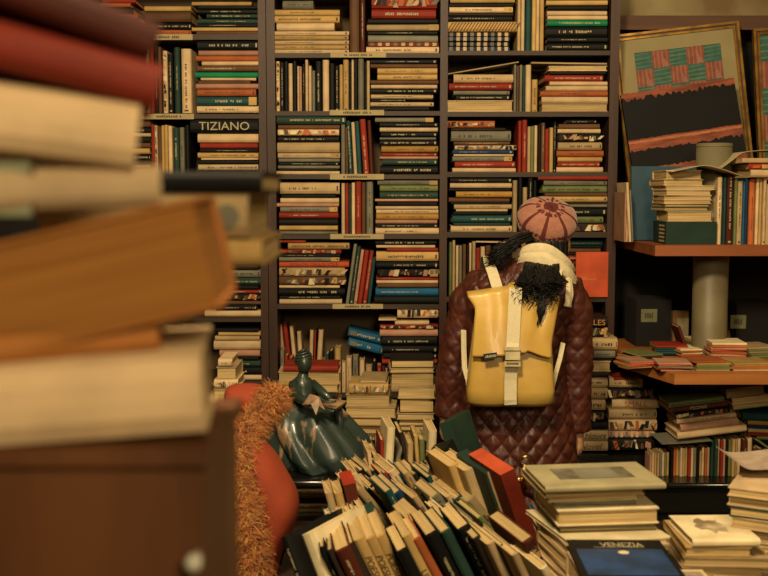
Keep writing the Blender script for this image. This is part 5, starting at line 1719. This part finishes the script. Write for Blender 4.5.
# second pile right behind it
YN2 = .98
t = empty('crate', (-.45, YN2 + .12, 0), label='wooden crate hidden behind the near cabinet, under the navy topped pile', cat='crate'); T0 = Matrix.Translation(-t.location)
zc2 = P(0, 266, YN2).z
m = MB(); m.box((-.7, YN2 + .01, 0), (-.215, YN2 + .22, zc2 - .001), CAB); m.build('body', t, T0)
near(60, 262, 240, 266, YN2, .2, 0, 0, 'Y', '', 'tan book, lowest of the three sticking out behind the blurred pile')
near(40, 248, 193, 239.5, YN2, .2, 0, 0, 'C', '', 'beige book with a dark round mark, middle of three behind the blurred pile')
BOOKS[-1]['extra'] = lambda cv, b: cv.add([(b['L'] * .905 + math.cos(k * .3927) * .011, -.0045, b['T'] * .5 + math.sin(k * .3927) * .011) for k in range(16)], [tuple(range(16))], cm('S'))
near(40, 262, 171, 192.5, YN2, .2, 0, 0, 'K', '', 'black book, topmost of the three sticking out behind the blurred pile')
# ------------------------------------------------------------------ build books, count what shows, keep the 300 largest as things
bpy.context.view_layer.update()
LIMIT = 300
objs = {}
for i, b in enumerate(BOOKS):
    cv, pg = book_parts(b)
    if pg:
        n = len(cv.v); k = cv.mi(pg.mats[0]); cv.add(pg.v, pg.f, pg.mats[0])
    o = bpy.data.objects.new('tmp%d' % i, cv.mesh('tmp')); col.objects.link(o); o.matrix_world = b['M']; objs[o.name] = i
    b['tmp'] = o; b['px'] = 0; b['pp'] = 0
bpy.context.view_layer.update(); dg = bpy.context.evaluated_depsgraph_get()
SX, SY = 3, 2
for py in range(1, 576, SY):
    for px in range(1, 768, SX):
        d = ray(px, py).normalized()
        hit, loc, nor, fi, ob, mx = sc.ray_cast(dg, cam.location, d)
        if hit and ob.name in objs:
            b = BOOKS[objs[ob.name]]; b['px'] += SX * SY
            me = b['tmp'].data
            if 'page_edges' in me.materials[me.polygons[fi].material_index].name: b['pp'] += SX * SY
keep = {}
for kind in set(b['kind'] for b in BOOKS):
    L = sorted([i for i, b in enumerate(BOOKS) if b['kind'] == kind], key=lambda i: -BOOKS[i]['px'])
    keep[kind] = set(i for i in L[:LIMIT] if BOOKS[i]['px'] > 0)
rest = {}
for i, b in enumerate(BOOKS):
    bpy.data.objects.remove(b['tmp'])
    kind = b['kind']
    cv, pg = book_parts(b)
    if i in keep[kind]:
        parts = pg is not None and b['pp'] >= 24
        if parts:
            t = empty(kind); t.matrix_world = b['M']; t.matrix_basis = b['M']
            cv.build('cover', t); pg.build('page_block', t)
        else:
            if pg: cv.add(pg.v, pg.f, pg.mats[0])
            t = cv.build(kind, None, b['M'])
        tag(t, b['label'], 'book' if kind == 'book' else kind, b['group'] or None)
    else:
        r = rest.setdefault(kind, MB())
        for src in (cv, pg):
            if src is None: continue
            off = len(r.v); r.v += [tuple(b['M'] @ Vector(v)) for v in src.v]
            for f, mi_, s_ in zip(src.f, src.m, src.sm):
                r.f.append([q + off for q in f]); r.m.append(r.mi(src.mats[mi_])); r.sm.append(s_)
for kind, r in rest.items():
    r.build('packed_books' if kind == 'book' else kind, label='many small books of mixed colours packed on and between the shelf stacks', cat='books', kind='stuff')
print('BOOKS', len(BOOKS), 'visible', sum(1 for b in BOOKS if b['px'] > 0), 'kept', {k: len(v) for k, v in keep.items()}, 'min px', min(BOOKS[i]['px'] for i in keep['book']))
